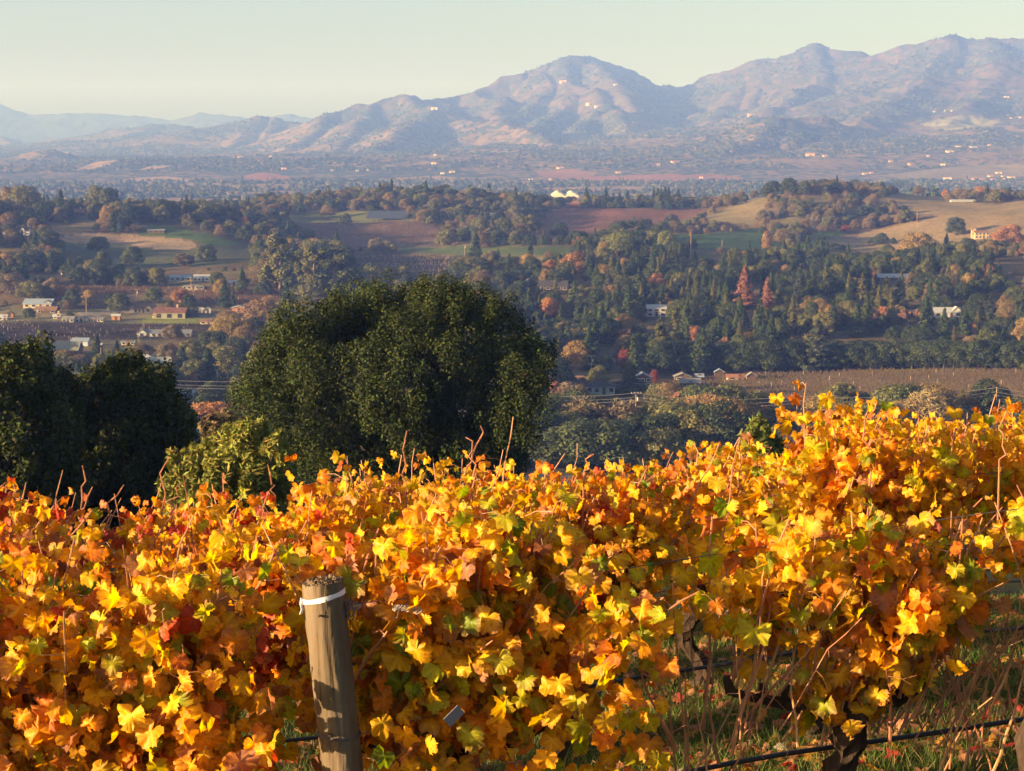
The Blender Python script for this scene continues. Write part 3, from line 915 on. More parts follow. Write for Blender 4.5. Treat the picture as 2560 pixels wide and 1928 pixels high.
# the trees one can pick out in the photograph: kind, px, py of foot, height px, colour, label
PICK = [
 ("cedar", 2040, 930, 132, C_BLUE, "broad grey-green cedar at the left end of the oak belt above the vineyard", 1.15),
 ("conifer", 1927, 925, 140, C_CON, "tall dark conifer just left of the broad cedar above the vineyard", 1.0),
 ("cedar", 1755, 935, 115, C_CON, "dark spreading conifer above the brown houses at the vineyard edge", 1.0),
 ("cedar", 1650, 905, 108, C_OLIVE, "largest olive-green conifer, behind the red maples in the valley", 1.0),
 ("conifer", 1690, 845, 80, C_OLIVE, "narrow sunlit conifer below the white hillside house, right side", 1.1),
 ("conifer", 2315, 838, 98, C_CON, "tall pointed conifer left of the small white house on the right", 1.1),
 ("conifer", 2228, 825, 75, C_OLIVE, "sunlit golden-green conifer between two pinkish bare trees", 1.2),
 ("conifer", 2360, 848, 78, C_CON, "green conifer standing before the small white house on the right", 1.1),
 ("conifer", 2412, 838, 72, C_CON, "dark conifer just right of the small white house", 1.2),
 ("conifer", 2000, 748, 85, C_BLUE, "slim grey-green conifer alone on the shaded slope right of the rusty pair", 1.1),
 ("conifer", 1740, 770, 90, C_OLIVE, "tall narrow conifer behind the sunlit palm on the slope", 0.9),
 ("conifer", 1785, 765, 70, C_OLIVE, "ragged slender conifer left of the rusty red redwoods", 0.9),
 ("conifer", 1678, 755, 60, C_OLIVE, "small conifer right of the rose-brown round tree", 1.2),
 ("conifer", 1705, 765, 50, C_OLIVE, "short olive conifer above the white hillside house", 1.2),
 ("conifer", 1862, 770, 105, C_RUST, "bright rusty-red redwood, left one of the pair on the slope", 1.35),
 ("conifer", 1918, 778, 85, (0.24, 0.13, 0.095), "rusty-red redwood, right one of the pair on the slope", 1.1),
 ("maple", 1643, 735, 52, C_RUST, "rose-brown rounded tree beside the small conifer on the shaded slope", 1.1),
 ("palm", 1751, 820, 60, C_GOLD, "sunlit fan palm with bare trunk on the wooded slope", 0.9),
 ("palm", 1727, 645, 72, C_GOLD, "tall palm with golden head against dark trees near the golf course", 0.7),
 ("maple", 1560, 925, 54, C_RED, "bright red maple behind the green tree by the tiled-roof house", 1.0),
 ("maple", 1635, 955, 32, C_RED, "small scarlet maple right of the two-storey house", 1.0),
 ("maple", 1500, 970, 20, C_RED, "low red shrub behind the roof of the pale green house", 1.2),
 ("oak", 1495, 962, 50, C_OLIVE, "sunlit green tree beside the power pole with two crossarms", 1.0),
 ("conifer", 1573, 985, 88, C_OAK, "bushy green conifer between the pale green and the two-storey house", 1.9),
 ("maple", 1458, 982, 40, C_PINK, "small pale copper tree left of the pale green house", 0.9),
 ("maple", 2468, 820, 32, C_RED, "glowing red maple right of the small white house", 1.5),
 ("maple", 2430, 835, 30, C_PINK, "small pink-orange tree at the foot of the dark conifer", 1.2),
 ("brownoak", 2055, 800, 55, C_BROWN, "brown-leaved oak left of the pinkish bare tree on the right slope", 1.1),
 ("bare", 2172, 832, 50, C_PINK, "pinkish bare tree left of the golden-green conifer", 1.5),
 ("bare", 2275, 830, 58, C_PINK, "pinkish bare tree right of the golden-green conifer", 1.2),
 ("oak", 1565, 830, 46, C_GOLD, "golden-leaved oak below the white hillside house", 1.2),
 ("oak", 1375, 800, 58, C_ORANGE, "orange-topped tree on the left of the wooded slope", 1.1),
 ("oak", 1440, 690, 62, C_ORANGE, "large orange-brown tree at the top of the wooded slope", 1.4),
 ("oak", 1375, 690, 42, (0.30, 0.15, 0.06), "smaller orange tree left of the large orange-brown one", 1.0),
 ("oak", 1505, 695, 36, C_GOLD, "amber tree right of the large orange-brown one", 1.2),
 ("oak", 1545, 640, 60, C_LIME, "pale green round-headed tree behind the orange one", 1.2),
 ("oak", 1665, 632, 55, C_LIME, "yellow-green tree left of the tall palm", 1.0),
 ("cedar", 1613, 660, 62, C_DARK, "dark green conifer between the pale green and yellow-green trees", 1.0),
 ("maple", 1918, 625, 48, (0.34, 0.2, 0.1), "pale copper oval tree beside the golf course", 0.8),
 ("oak", 965, 735, 68, C_GOLD, "large golden tree behind the top of the big dark oak", 1.35),
 ("oak", 1150, 745, 32, C_ORANGE, "rounded orange tree behind the big dark oak's right shoulder", 1.5),
 ("brownoak", 660, 828, 88, (0.20, 0.135, 0.085), "wide russet bare-crowned oak left of the big dark oak", 1.1),
 ("oak", 570, 862, 78, (0.19, 0.15, 0.055), "broad golden-brown oak beside the long barn", 1.2),
 ("gum", 700, 735, 145, C_OLIVE, "tallest eucalyptus with open limbs, left one of the cluster", 1.3),
 ("gum", 740, 740, 115, C_OAK, "grey-green eucalyptus in the middle of the tall cluster", 1.4),
 ("gum", 785, 745, 125, C_OLIVE, "tall brownish eucalyptus right of the middle of the cluster", 1.3),
 ("gum", 835, 748, 130, C_OAK, "tall full eucalyptus at the right end of the cluster", 1.9),
 ("cedar", 848, 775, 72, C_DARK, "dark dome-shaped tree at the foot of the eucalyptus cluster", 1.7),
 ("conifer", 562, 770, 70, C_CON, "dark conifer right of the white long house, left one of two", 1.3),
 ("conifer", 583, 772, 55, C_CON, "slimmer conifer right of the white long house, right one of two", 0.9),
 ("palm", 137, 885, 42, C_OLIVE, "low palm in front of the red farmhouse", 1.3),
 ("palm", 349, 890, 50, C_LIME, "palm with dead skirt left of the pale-roofed houses", 1.0),
 ("conifer", 243, 895, 62, C_CON, "dark conifer right of the red farmhouse lawn", 1.5),
 ("conifer", 293, 895, 45, C_DARK, "small dark conifer left of the palm with dead skirt", 1.2),
 ("brownoak", 358, 895, 38, C_BROWN, "brown round tree in front of the pale-roofed houses", 1.4),
 ("brownoak", 430, 850, 40, C_GREY, "thin grey-brown tree in front of the long shed", 1.2),
 ("oak", 225, 765, 42, C_GOLD, "golden-green oak right of the yellow house, beside the lane", 1.1),
 ("maple", 152, 750, 38, C_ORANGE, "orange tree behind the yellow house", 1.3),
 ("oak", 85, 752, 50, C_OLIVE, "wide olive oak left of the orange tree behind the yellow house", 1.7),
 ("oak", 385, 760, 45, C_OAK, "green oak behind the cream farmhouse with the red barn", 1.3),
 ("oak", 452, 762, 42, C_ORANGE, "copper oak behind the red barn", 1.3),
 ("oak", 478, 790, 32, C_DARK, "dark round bush at the right end of the red barn", 1.1),
 ("oak", 30, 740, 58, C_BROWN, "brown-green oak at the left edge above the yellow house", 1.3),
 ("maple", 88, 715, 20, C_RED, "small crimson tree among oaks at the left edge", 1.3),
 ("oak", 220, 705, 40, C_BROWN, "russet oak in the line above the dark vineyard strip", 1.2),
 ("oak", 265, 708, 38, C_OAK, "dark green oak right of the russet one above the vineyard strip", 1.2),
 ("oak", 330, 665, 50, C_OAK, "tall green oak in the shaded meadow", 0.9),
 ("oak", 258, 668, 40, C_OAK, "grey-green oak left of the tall one in the shaded meadow", 1.2),
 ("oak", 515, 655, 45, C_OAK, "green oak at the right end of the shaded meadow", 1.2),
 ("oak", 460, 668, 36, C_BROWN, "brown-green oak below the right end of the shaded meadow", 1.5),
 ("oak", 245, 628, 38, C_OAK, "round dark oak alone on the tan bank", 1.2),
 ("bare", 335, 592, 32, C_BROWN, "bare oak beside the terraced green knoll", 1.4),
 ("oak", 62, 535, 72, C_OLIVE, "tallest tree of the left ridge, broad green crown", 1.1),
 ("oak", 30, 532, 66, (0.2, 0.15, 0.07), "warm green tree leaning on the tallest one of the left ridge", 0.8),
 ("oak", 242, 525, 62, C_OLIVE, "tall green tree in the pair at the middle of the left ridge", 1.0),
 ("oak", 275, 525, 55, C_BLUE, "grey-green tree, right one of the pair on the left ridge", 1.0),
 ("cedar", 305, 522, 42, C_DARK, "dark tree just right of the pair on the left ridge", 1.2),
 ("oak", 2295, 642, 62, C_GOLD, "large golden-brown oak at the foot of the grassy hill", 1.2),
 ("oak", 2390, 590, 48, C_DARK, "dark tree left of the hilltop house with tower", 1.0),
 ("brownoak", 2520, 620, 60, (0.24, 0.13, 0.08), "reddish-brown oak right of the hilltop house with tower", 1.2),
 ("cedar", 2430, 690, 70, C_CON, "spreading pine below the hilltop house with tower", 1.1),
 ("conifer", 2160, 715, 70, C_CON, "pine left of the long low roof on the right hill", 1.2),
 ("cedar", 2155, 765, 82, C_OLIVE, "tall pine in front of the long low roof, left one", 0.9),
 ("conifer", 2215, 745, 55, C_OLIVE, "short pine in front of the long low roof, middle one", 1.5),
 ("conifer", 2248, 755, 62, C_CON, "grey-green pine in front of the long low roof, right one", 1.5),
 ("oak", 2205, 612, 30, C_DARK, "dark round oak on the grassy hill, tallest of three", 1.0),
 ("oak", 2185, 612, 20, C_DARK, "low dark oak left of the tallest of three on the grassy hill", 1.3),
 ("oak", 2232, 612, 18, C_DARK, "small dark oak, right one of three on the grassy hill", 1.1),
 ("oak", 2085, 632, 26, C_DARK, "dark bushy tree, left one of two below the golf green", 1.3),
 ("oak", 2105, 634, 22, C_DARK, "dark bushy tree, right one of two below the golf green", 1.2),
 ("maple", 2100, 648, 15, C_ORANGE, "low orange tree left of the small golf green", 2.0),
 ("maple", 2185, 690, 26, C_RUST, "rust-coloured tree left of the long low roof", 1.8),
 ("maple", 2113, 582, 20, C_RED, "red tree at the edge of the oak slope above the golf course", 1.5),
 ("oak", 1930, 495, 42, C_DARK, "dark green oak topping the right ridge, left one of the high group", 1.1),
 ("oak", 1972, 492, 48, C_DARK, "tallest dark oak topping the right ridge", 1.1),
 ("oak", 2012, 490, 38, C_OAK, "dark oak right of the tallest on the right ridge", 1.1),
 ("oak", 2085, 488, 34, C_DARK, "round dark oak on the right ridge beside a pale roof", 1.4),
 ("oak", 2215, 478, 24, C_DARK, "dark oak on the bare shoulder of the right ridge, left one", 1.2),
 ("oak", 2245, 478, 28, C_DARK, "dark oak on the bare shoulder of the right ridge, middle one", 1.2),
 ("oak", 2275, 482, 26, C_OAK, "dark oak on the bare shoulder of the right ridge, right one", 1.3),
 ("brownoak", 2455, 500, 34, (0.24, 0.14, 0.08), "large russet oak on the skyline of the right ridge", 1.4),
 ("oak", 1480, 1160, 115, C_OAK, "large rounded oak above the strip of meadow, left of the vine tips", 1.5),
 ("oak", 1375, 1150, 85, C_OAK, "oak beside the right edge of the big dark oak", 1.3),
 ("bare", 1500, 1100, 115, C_GREY, "pale many-stemmed bare tree in the riparian thicket", 1.5),
 ("bare", 1560, 1098, 100, C_BROWN, "darker bare tree right of the pale many-stemmed one", 1.4),
 ("oak", 1450, 1030, 45, C_GOLD, "small golden tree beside the blue-roofed cottage", 0.9),
 ("brownoak", 1830, 1075, 72, (0.27, 0.18, 0.09), "tawny oak behind the vine tips, left of the tall vine shoot", 1.5),
 ("brownoak", 1745, 1060, 78, (0.27, 0.18, 0.09), "tawny oak in the middle of the riparian thicket", 1.0),
 ("oak", 1680, 1055, 60, C_OLIVE, "olive oak in the riparian thicket, left of the tawny ones", 1.6),
 ("oak", 1640, 1150, 80, C_OLIVE, "olive oak low in the thicket above the vine tips", 1.4),
 ("oak", 1660, 1085, 35, C_LIME, "small bright green tree low in the thicket", 1.3),
 ("oak", 2170, 1075, 72, C_OLIVE, "olive oak right of the tall vine shoot", 1.3),
 ("brownoak", 2290, 1080, 105, (0.22, 0.17, 0.085), "broad tawny-green oak above the vines on the right", 1.3),
 ("oak", 2380, 1085, 95, (0.12, 0.11, 0.055), "grey-olive oak right of the broad tawny one", 1.2),
 ("cedar", 2470, 1090, 110, C_DARK, "dark oak at right with a pole sticking out of it", 1.0),
 ("oak", 2555, 1085, 95, C_OAK, "dark olive oak at the right edge above the vines", 1.2),
 ("conifer", 520, 965, 95, C_CON, "green conifer with level branches between the two dark oaks", 1.9),
 ("maple", 483, 975, 40, C_ORANGE, "orange-leaved tree by the house between the dark oaks", 1.0),
 ("cypress", 546, 990, 68, C_CON, "slim cypress, left one of the row between the dark oaks", 1.0),
 ("cypress", 553, 990, 55, C_CON, "slim cypress, second of the row between the dark oaks", 1.0),
 ("cypress", 572, 988, 62, C_CON, "slim cypress, third of the row between the dark oaks", 1.0),
 ("cypress", 586, 988, 66, C_CON, "slim cypress, right one of the row between the dark oaks", 1.0),
 ("brownoak", 535, 1040, 40, C_ORANGE, "copper tree at the left flank of the big dark oak", 1.5),
 ("oak", 565, 945, 80, C_OLIVE, "grey-olive tree touching the left flank of the big dark oak", 1.2),
 ("cedar", 520, 935, 62, C_BLUE, "dark spreading conifer behind the orange-leaved tree", 1.6),
 ("conifer", 455, 935, 70, C_CON, "large green conifer right of the left dark oaks", 1.9),
]
for t in PICK:
    lab = t[5]
    if t[2] > 1045 or (t[1] < 600 and t[2] > 1030):
        tree_at(t[0], t[1], t[2], t[3], t[4], lab, t[6], D=430 if t[2] < 1120 else 395)
    else:
        tree_at(t[0], t[1], t[2], t[3], t[4], lab, t[6], dmin=300)
# ---------------------------------------------------------------- buildings
def pm(name, col, rough=0.75, var=0.1, scale=1.2, **k):
    return plain(name, col, rough, var, scale, **k)
WALLM = {"cream": pm("cream_paint", (0.38, 0.32, 0.23)), "white": pm("white_paint", (0.42, 0.42, 0.41)), "red": pm("red_boards", (0.17, 0.06, 0.045)),
         "brown": pm("brown_boards", (0.10, 0.065, 0.045)), "green": pm("pale_green_boards", (0.36, 0.42, 0.32)), "greyg": pm("grey_green_boards", (0.25, 0.25, 0.19)),
         "tan": pm("tan_stucco", (0.42, 0.31, 0.19)), "blue": pm("blue_grey_metal", (0.40, 0.46, 0.52)), "orange": pm("orange_boards", (0.34, 0.17, 0.08)), "pink": pm("pink_stucco", (0.5, 0.3, 0.22))}
ROOFM = {"grey": pm("grey_shingles", (0.20, 0.20, 0.20)), "dark": pm("dark_shingles", (0.055, 0.055, 0.06)), "rust": pm("rusty_metal_roof", (0.17, 0.08, 0.06), 0.6, 0.35, 0.8),
         "pale": pm("pale_metal_roof", (0.36, 0.38, 0.40), 0.5), "blue": pm("blue_grey_roof", (0.22, 0.28, 0.36), 0.5), "brown": pm("brown_tiles", (0.20, 0.12, 0.08)),
         "green": pm("sage_metal_roof", (0.20, 0.21, 0.165), 0.5), "orange": pm("orange_tiles", (0.30, 0.14, 0.08)), "steel": pm("weathered_steel_roof", (0.14, 0.16, 0.19), 0.4)}
def glass_mat():
    m, nt, b = new_mat("window_glass")
    b.inputs["Base Color"].default_value = (0.03, 0.035, 0.045, 1)
    b.inputs["Roughness"].default_value = 0.12
    return m
M_GLASS = glass_mat()
M_TRIM = pm("white_trim", (0.5, 0.5, 0.48))
M_DARK = pm("dark_opening", (0.02, 0.018, 0.016))  # near-black colour standing in for the shade inside open doorways
KEEP = []     # photo rectangles (x0, y0, x1, y1, D) that trees must not cover

def gable(L, Wd, h, rh, over=0.4):
    """roof slabs with ridge along local x, 0.18 thick"""
    x = L / 2 + over; y = Wd / 2 + over; z0 = h - over * rh / (Wd / 2)
    mb = MB()
    for s in (-1, 1):
        v = [(-x, s * y, z0), (x, s * y, z0), (x, 0, h + rh), (-x, 0, h + rh)]
        v += [(a, b, c + 0.18) for a, b, c in v]
        mb.add(v, [(0, 1, 2, 3), (7, 6, 5, 4), (0, 4, 5, 1), (1, 5, 6, 2), (3, 2, 6, 7), (0, 3, 7, 4)])
    return mb

def hiproof(L, Wd, h, rh, over=0.45):
    x = L / 2 + over; y = Wd / 2 + over; r = max(0.2, L / 2 - Wd / 2)
    mb = MB()
    mb.add([(-x, -y, h - .1), (x, -y, h - .1), (x, y, h - .1), (-x, y, h - .1), (-r, 0, h + rh), (r, 0, h + rh)],
           [(0, 1, 5, 4), (1, 2, 5), (2, 3, 4, 5), (3, 0, 4), (3, 2, 1, 0)])
    return mb

def house(name, px, pyb, wpx, hpx, rpx, wall, roof, label, cat="house", style="gable", end=False, dep=0.7, rz=0.0, wins=3, storeys=1, chimney=False, door=True, wings=(), D=None, openings=0, group=None, keep=True):
    """wpx: width, hpx: wall height, rpx: roof rise, all in photo pixels. end=True turns the gable end to the viewer."""
    if D is None:
        p = hit(px, pyb, 300)
    else:
        q = P(px, pyb, D); p = np.array([q[0], D, H1(q[0], D) if D < 4400 else float(mount_h(np.array([q[0]]), np.array([float(D)]))[0])])
    if p is None: return None
    k = p[1] / F
    if px < 640 and D is None:
        k *= 0.86
    w = wpx * k; h = hpx * k; rh = rpx * k
    e = empty(name, (p[0], p[1], p[2]), rz)
    tag(e, label, cat, group)
    if end: L, Wd = w * dep, w
    else: L, Wd = w, w * dep
    Wd = max(Wd, 2.0)
    rot = math.radians(90) if end else 0.0
    def bld(mb, nm, mat, par, loc=(0, 0, 0)):
        o = mb.build(nm, mat, par)
        if par is e:
            o.rotation_euler = (0, 0, rot); o.location = loc
        return o
    wm = MB()
    t = 0.35
    wm.box((0, 0, h / 2 - 0.75), (L, Wd, h + 1.5))
    if style == "gable":      # gable triangles
        for s in (-1, 1):
            x = s * (L / 2 - 0.05)
            wm.add([(x - .05, -Wd / 2, h), (x - .05, Wd / 2, h), (x - .05, 0, h + rh), (x + .05, -Wd / 2, h), (x + .05, Wd / 2, h), (x + .05, 0, h + rh)],
                   [(0, 1, 2), (5, 4, 3), (0, 2, 5, 3), (2, 1, 4, 5)])
    bld(wm, "wall", WALLM[wall], e)
    rf = bld(gable(L, Wd, h, rh) if style == "gable" else hiproof(L, Wd, h, rh), "roof", ROOFM[roof], e)
    if chimney:
        c = MB(); c.box((L * 0.2, 0.3, h + rh + 0.5), (0.8, 0.8, 2.0)); c.build("chimney", WALLM["tan"], rf)
    # windows on the side that faces the viewer and on the left side
    fy = -w * dep / 2 if not end else -w * dep / 2
    front_w = w
    R = Matrix.Rotation(0, 4, 'Z')
    for st in range(storeys):
        zc = h * (st + 0.55) / storeys
        wh = min(1.3, h / storeys * 0.5)
        for i in range(wins):
            xx = front_w * ((i + 0.5) / wins - 0.5)
            if door and st == 0 and i == wins // 2: continue
            f = MB(); f.box((xx, fy - 0.02, zc), (min(1.5, front_w / wins * .55) + 0.3, 0.10, wh + 0.3))
            fo = f.build("window", M_TRIM, e)
            g = MB(); g.box((xx, fy - 0.06, zc), (min(1.5, front_w / wins * .55), 0.08, wh))
            g.build("pane", M_GLASS, fo)
        f = MB(); f.box((-w / 2 - 0.02 if not end else -w / 2 - 0.02, 0, zc), (0.10, 1.5, wh + .3)); fo = f.build("window", M_TRIM, e)
        g = MB(); g.box((-w / 2 - 0.06, 0, zc), (0.08, 1.2, wh)); g.build("pane", M_GLASS, fo)
    if door and wins:
        d = MB(); d.box((front_w * ((wins // 2 + .5) / wins - .5), fy - 0.03, 1.05), (1.0, 0.1, 2.1)); d.build("door", WALLM["brown"], e)
    for i in range(openings):
        xx = front_w * ((i + 0.5) / openings - 0.5)
        d = MB(); d.box((xx, fy - 0.03, h * 0.38), (front_w / openings * 0.42, 0.12, h * 0.76)); d.build("opening", M_DARK, e)  # solid dark panel on the wall, painted as an unlit doorway
    for (ox, oy, ww, hh, rr, wl_, rf_, en) in wings:      # wings: offsets and sizes in photo px
        ox *= k; oy *= k; ww *= k; hh *= k; rr *= k
        wl2, wd2 = (ww * .8, ww) if en else (ww, ww * .6)
        m = MB(); m.box((0, 0, hh / 2 - 0.7), (wl2, wd2, hh + 1.4))
        if True:
            for s in (-1, 1):
                x = s * (wl2 / 2 - 0.05)
                m.add([(x - .05, -wd2 / 2, hh), (x - .05, wd2 / 2, hh), (x - .05, 0, hh + rr), (x + .05, -wd2 / 2, hh), (x + .05, wd2 / 2, hh), (x + .05, 0, hh + rr)], [(0, 1, 2), (5, 4, 3), (0, 2, 5, 3), (2, 1, 4, 5)])
        o = m.build("wing", WALLM[wl_], e); o.location = (ox, oy, 0); o.rotation_euler = (0, 0, math.radians(90) if en else 0)
        r2 = gable(wl2, wd2, hh, rr, 0.3).build("wing_roof", ROOFM[rf_], o)
        g = MB(); g.box((0 if not en else -wl2 / 2 - .05, 0 if en else -wd2 / 2 - .05, hh * .55), (1.2 if not en else .1, .1 if not en else 1.2, min(1.2, hh * .45))); g.build("window", M_GLASS, o)
    if keep:
        KEEP.append((px - wpx / 2, pyb - hpx - rpx, px + wpx / 2, pyb, p[1]))
    PLACED.append((p[0], p[1], w * 0.55))
    return e

house("white_house", 62, 587, 34, 14, 9, "white", "dark", "white house with steep dark gables on the left ridge slope", end=False, wins=3, storeys=2, wings=[(-4, -8, 14, 15, 8, "white", "dark", True)])
house("cottage", 22, 592, 28, 9, 4, "cream", "grey", "low cream house just left of the white gabled one on the ridge", wins=3)
house("tiled_house", 22, 656, 50, 8, 8, "tan", "orange", "house with orange tiled roof at the left edge", style="hip", wins=3)
house("ridge_house", 195, 538, 40, 8, 10, "brown", "brown", "big brown roof among oaks on the left ridge", wins=2, chimney=True)
house("shed", 392, 580, 48, 5, 3, "brown", "grey", "long low open shed on the terraced green knoll", cat="shed", wins=0, door=False, openings=3)
house("long_house", 505, 702, 44, 9, 8, "white", "pale", "white building with pale metal roof behind oaks", wins=4)
house("long_shed", 452, 700, 60, 8, 6, "white", "blue", "long building with blue-grey roof left of the pale-roofed one", cat="building", wins=4, rz=0.1)
house("low_house", 486, 723, 62, 10, 3, "cream", "grey", "low cream building half hidden under two oaks", wins=5, style="hip")
house("small_house", 580, 714, 28, 8, 6, "white", "pale", "small blue-white house right of the pale-roofed building", wins=2)
house("farmhouse", 100, 768, 82, 12, 12, "cream", "blue", "cream house with grey-blue roof in front of orange tree", wins=4, wings=[(28, -10, 30, 12, 9, "cream", "tan" if False else "brown", True)], rz=-0.05)
house("annex_house", 118, 782, 60, 9, 9, "brown", "brown", "dark reddish-brown roof below the cream house", wins=3)
house("hut", 26, 793, 20, 9, 7, "orange", "brown", "glowing orange hut at the left edge of the valley", cat="hut", wins=1, end=True)
house("small_house", 8, 800, 26, 9, 6, "white", "pale", "white house at the left edge beside the orange hut", wins=2)
house("cottage", 143, 797, 20, 8, 5, "cream", "pale", "small cream cottage, left end of the row along the vineyard", wins=2, chimney=True)
house("cottage", 172, 805, 34, 10, 6, "white", "grey", "pale blue-white cottage with grey roof, second in the row", wins=3)
house("cottage", 200, 805, 24, 9, 7, "white", "grey", "white cottage with gable facing us, third in the row", wins=2, end=True)
house("mobile_home", 242, 804, 44, 9, 3, "cream", "grey", "long cream mobile home with nearly flat roof", cat="house", wins=5)
house("hut", 291, 800, 24, 13, 4, "orange", "pale", "small orange and cream shed with white roof by the lane", cat="shed", wins=1)
house("farmhouse", 362, 781, 56, 13, 12, "cream", "brown", "cream farmhouse with brown gabled roof beside the red barn", wins=5, end=False, chimney=False, wings=[(14, -12, 24, 13, 9, "cream", "brown", True)])
house("red_barn", 428, 792, 92, 15, 11, "greyg", "rust", "long barn with rusty red roof and two dark doorways", cat="barn", wins=0, door=False, openings=3, chimney=True)
house("shed", 391, 795, 22, 8, 2, "tan", "brown", "little tan lean-to shed in front of the barn's left end", cat="shed", wins=0, door=False, openings=0)
house("pale_shed", 494, 782, 34, 9, 5, "cream", "pale", "pale shed right of the long barn", cat="shed", wins=2)
house("white_barn", 520, 783, 18, 12, 5, "white", "pale", "tall white shed between the pale shed and the trees", cat="shed", wins=1, end=True)
house("red_hut", 598, 780, 38, 13, 5, "orange", "pale", "orange-fronted shed with white roof near the conifers", cat="shed", wins=1, end=True)
house("low_shed", 516, 810, 32, 8, 5, "cream", "brown", "low shed with brown roof by the golden oak", cat="shed", wins=2)
house("long_barn", 415, 841, 150, 11, 8, "white", "steel", "very long barn with blue-grey roof and white gable end", cat="barn", wins=9, dep=0.2, rz=0.0, wings=[(-68, -6, 28, 12, 9, "white", "steel", True)])
house("red_farmhouse", 160, 886, 96, 17, 20, "red", "green", "large red farmhouse with sage-green metal roof", wins=6, wings=[(-28, -18, 26, 16, 8, "orange", "green", True), (34, -14, 22, 20, 9, "red", "green", True)])
house("metal_barn", 203, 864, 46, 15, 7, "blue", "blue", "blue-grey metal barn behind the red farmhouse", cat="barn", wins=1, openings=0, door=False)
house("hut", 250, 869, 11, 9, 3, "tan", "pale", "tiny tan hut behind the red farmhouse lawn", cat="hut", wins=1, door=False)
house("low_shed", 322, 862, 38, 8, 3, "cream", "grey", "low cream sheds below the long barn", cat="shed", wins=3)
house("small_house", 313, 900, 24, 9, 6, "pink", "grey", "small pinkish house left of the palm with dead skirt", wins=1, end=True)
house("small_house", 362, 903, 58, 9, 11, "brown", "pale", "house with broad pale blue-grey roof behind the palm", wins=3, style="hip")
house("white_house", 396, 912, 68, 9, 12, "cream", "pale", "house with white metal roof and cream gable, nearest of the pale-roofed ones", wins=3, rz=0.25, wings=[(-22, -12, 26, 9, 9, "cream", "pale", True)])
house("small_house", 470, 990, 42, 9, 8, "white", "pale", "white-roofed house between the two dark oaks", wins=2)
house("dark_house", 1093, 732, 88, 9, 13, "brown", "brown", "house with broad brown roof behind the crown of the big oak", wins=5)
house("cream_house", 919, 492, 14, 8, 4, "cream", "brown", "cream house on the crest of the middle ridge", wins=2, D=1640)
house("greenhouse", 1238, 541, 56, 5, 3, "white", "pale", "long pale roof left of the red-brown vineyard", cat="building", wins=0, door=False, dep=.3)
house("brick_house", 1433, 519, 38, 10, 3, "red", "brown", "dark brick house with chimney on the skyline", wins=3, chimney=True, wings=[(6, -3, 16, 13, 3, "red", "brown", False)])
house("dark_house", 1383, 725, 70, 11, 12, "brown", "dark", "dark-roofed house with lit white windows on the wooded slope", wins=5)
house("white_house", 1322, 711, 24, 6, 8, "white", "grey", "white gable left of the dark-roofed house", wins=1, end=True, door=False)
house("hillside_house", 1640, 790, 48, 20, 8, "white", "pale", "white two-storey house standing out on the wooded slope", wins=3, storeys=2, wings=[(-38, 0, 40, 12, 6, "white", "grey", False)], chimney=True, end=False)
house("green_house", 1500, 983, 72, 20, 10, "green", "dark", "pale green house with dark hipped roof and white windows", wins=4, style="hip")
house("balcony_house", 1606, 968, 42, 26, 11, "brown", "blue", "two-storey brown house with white balcony", wins=3, storeys=2, end=True)
house("tiled_house", 1450, 958, 56, 9, 10, "brown", "brown", "house with brown tiled roof behind the pale green one", style="hip", wins=3)
house("blue_cottage", 1417, 1021, 42, 10, 9, "blue", "blue", "blue-roofed cottage beside the dark oak", wins=3, D=545)
house("gabled_house", 1706, 950, 40, 10, 8, "brown", "grey", "brown house with pale-edged gables, left one at the vineyard edge", wins=2, end=True)
house("carport_house", 1725, 966, 48, 12, 8, "brown", "grey", "low brown house with carport in front of the dark conifer", wins=3, openings=1)
house("small_house", 1748, 950, 18, 10, 5, "brown", "blue", "small dark house with white window behind the carport", wins=1)
house("small_house", 1798, 938, 24, 9, 7, "brown", "blue", "blue-roofed small house left of the tan hut by the vines", wins=1, end=True)
house("hut", 1838, 948, 42, 7, 5, "tan", "orange", "tan low hut glowing in the sun by the vineyard edge", cat="hut", wins=2)
house("gabled_house", 1878, 948, 24, 9, 8, "brown", "grey", "small house with white gable edge, right one at the vineyard edge", wins=1, end=True)
house("tower_house", 2452, 596, 36, 15, 5, "tan", "brown", "cream hilltop house with balconies and a little tower", wins=4, storeys=2, wings=[(-18, 2, 11, 22, 6, "tan", "brown", True)])
house("long_roof_house", 2230, 700, 76, 8, 7, "brown", "pale", "house with long low pale roof on the right hill", wins=5, wings=[(50, -6, 36, 7, 4, "brown", "pale", False)])
house("white_house", 2365, 791, 66, 12, 10, "white", "pale", "small white house with gabled porch at right", wins=4, wings=[(22, -10, 26, 13, 12, "white", "pale", True)])
house("small_house", 2278, 788, 20, 8, 5, "white", "grey", "grey-white shed left of the tall pointed conifer", cat="shed", wins=1)
house("ridge_house", 2097, 482, 14, 4, 3, "white", "pale", "pale roof among dark oaks on the right ridge", wins=1, D=1570)
house("ridge_shed", 2406, 514, 60, 3, 3, "white", "pale", "long pale shed on the shoulder of the right ridge", cat="shed", wins=0, door=False, D=1560, dep=.25)

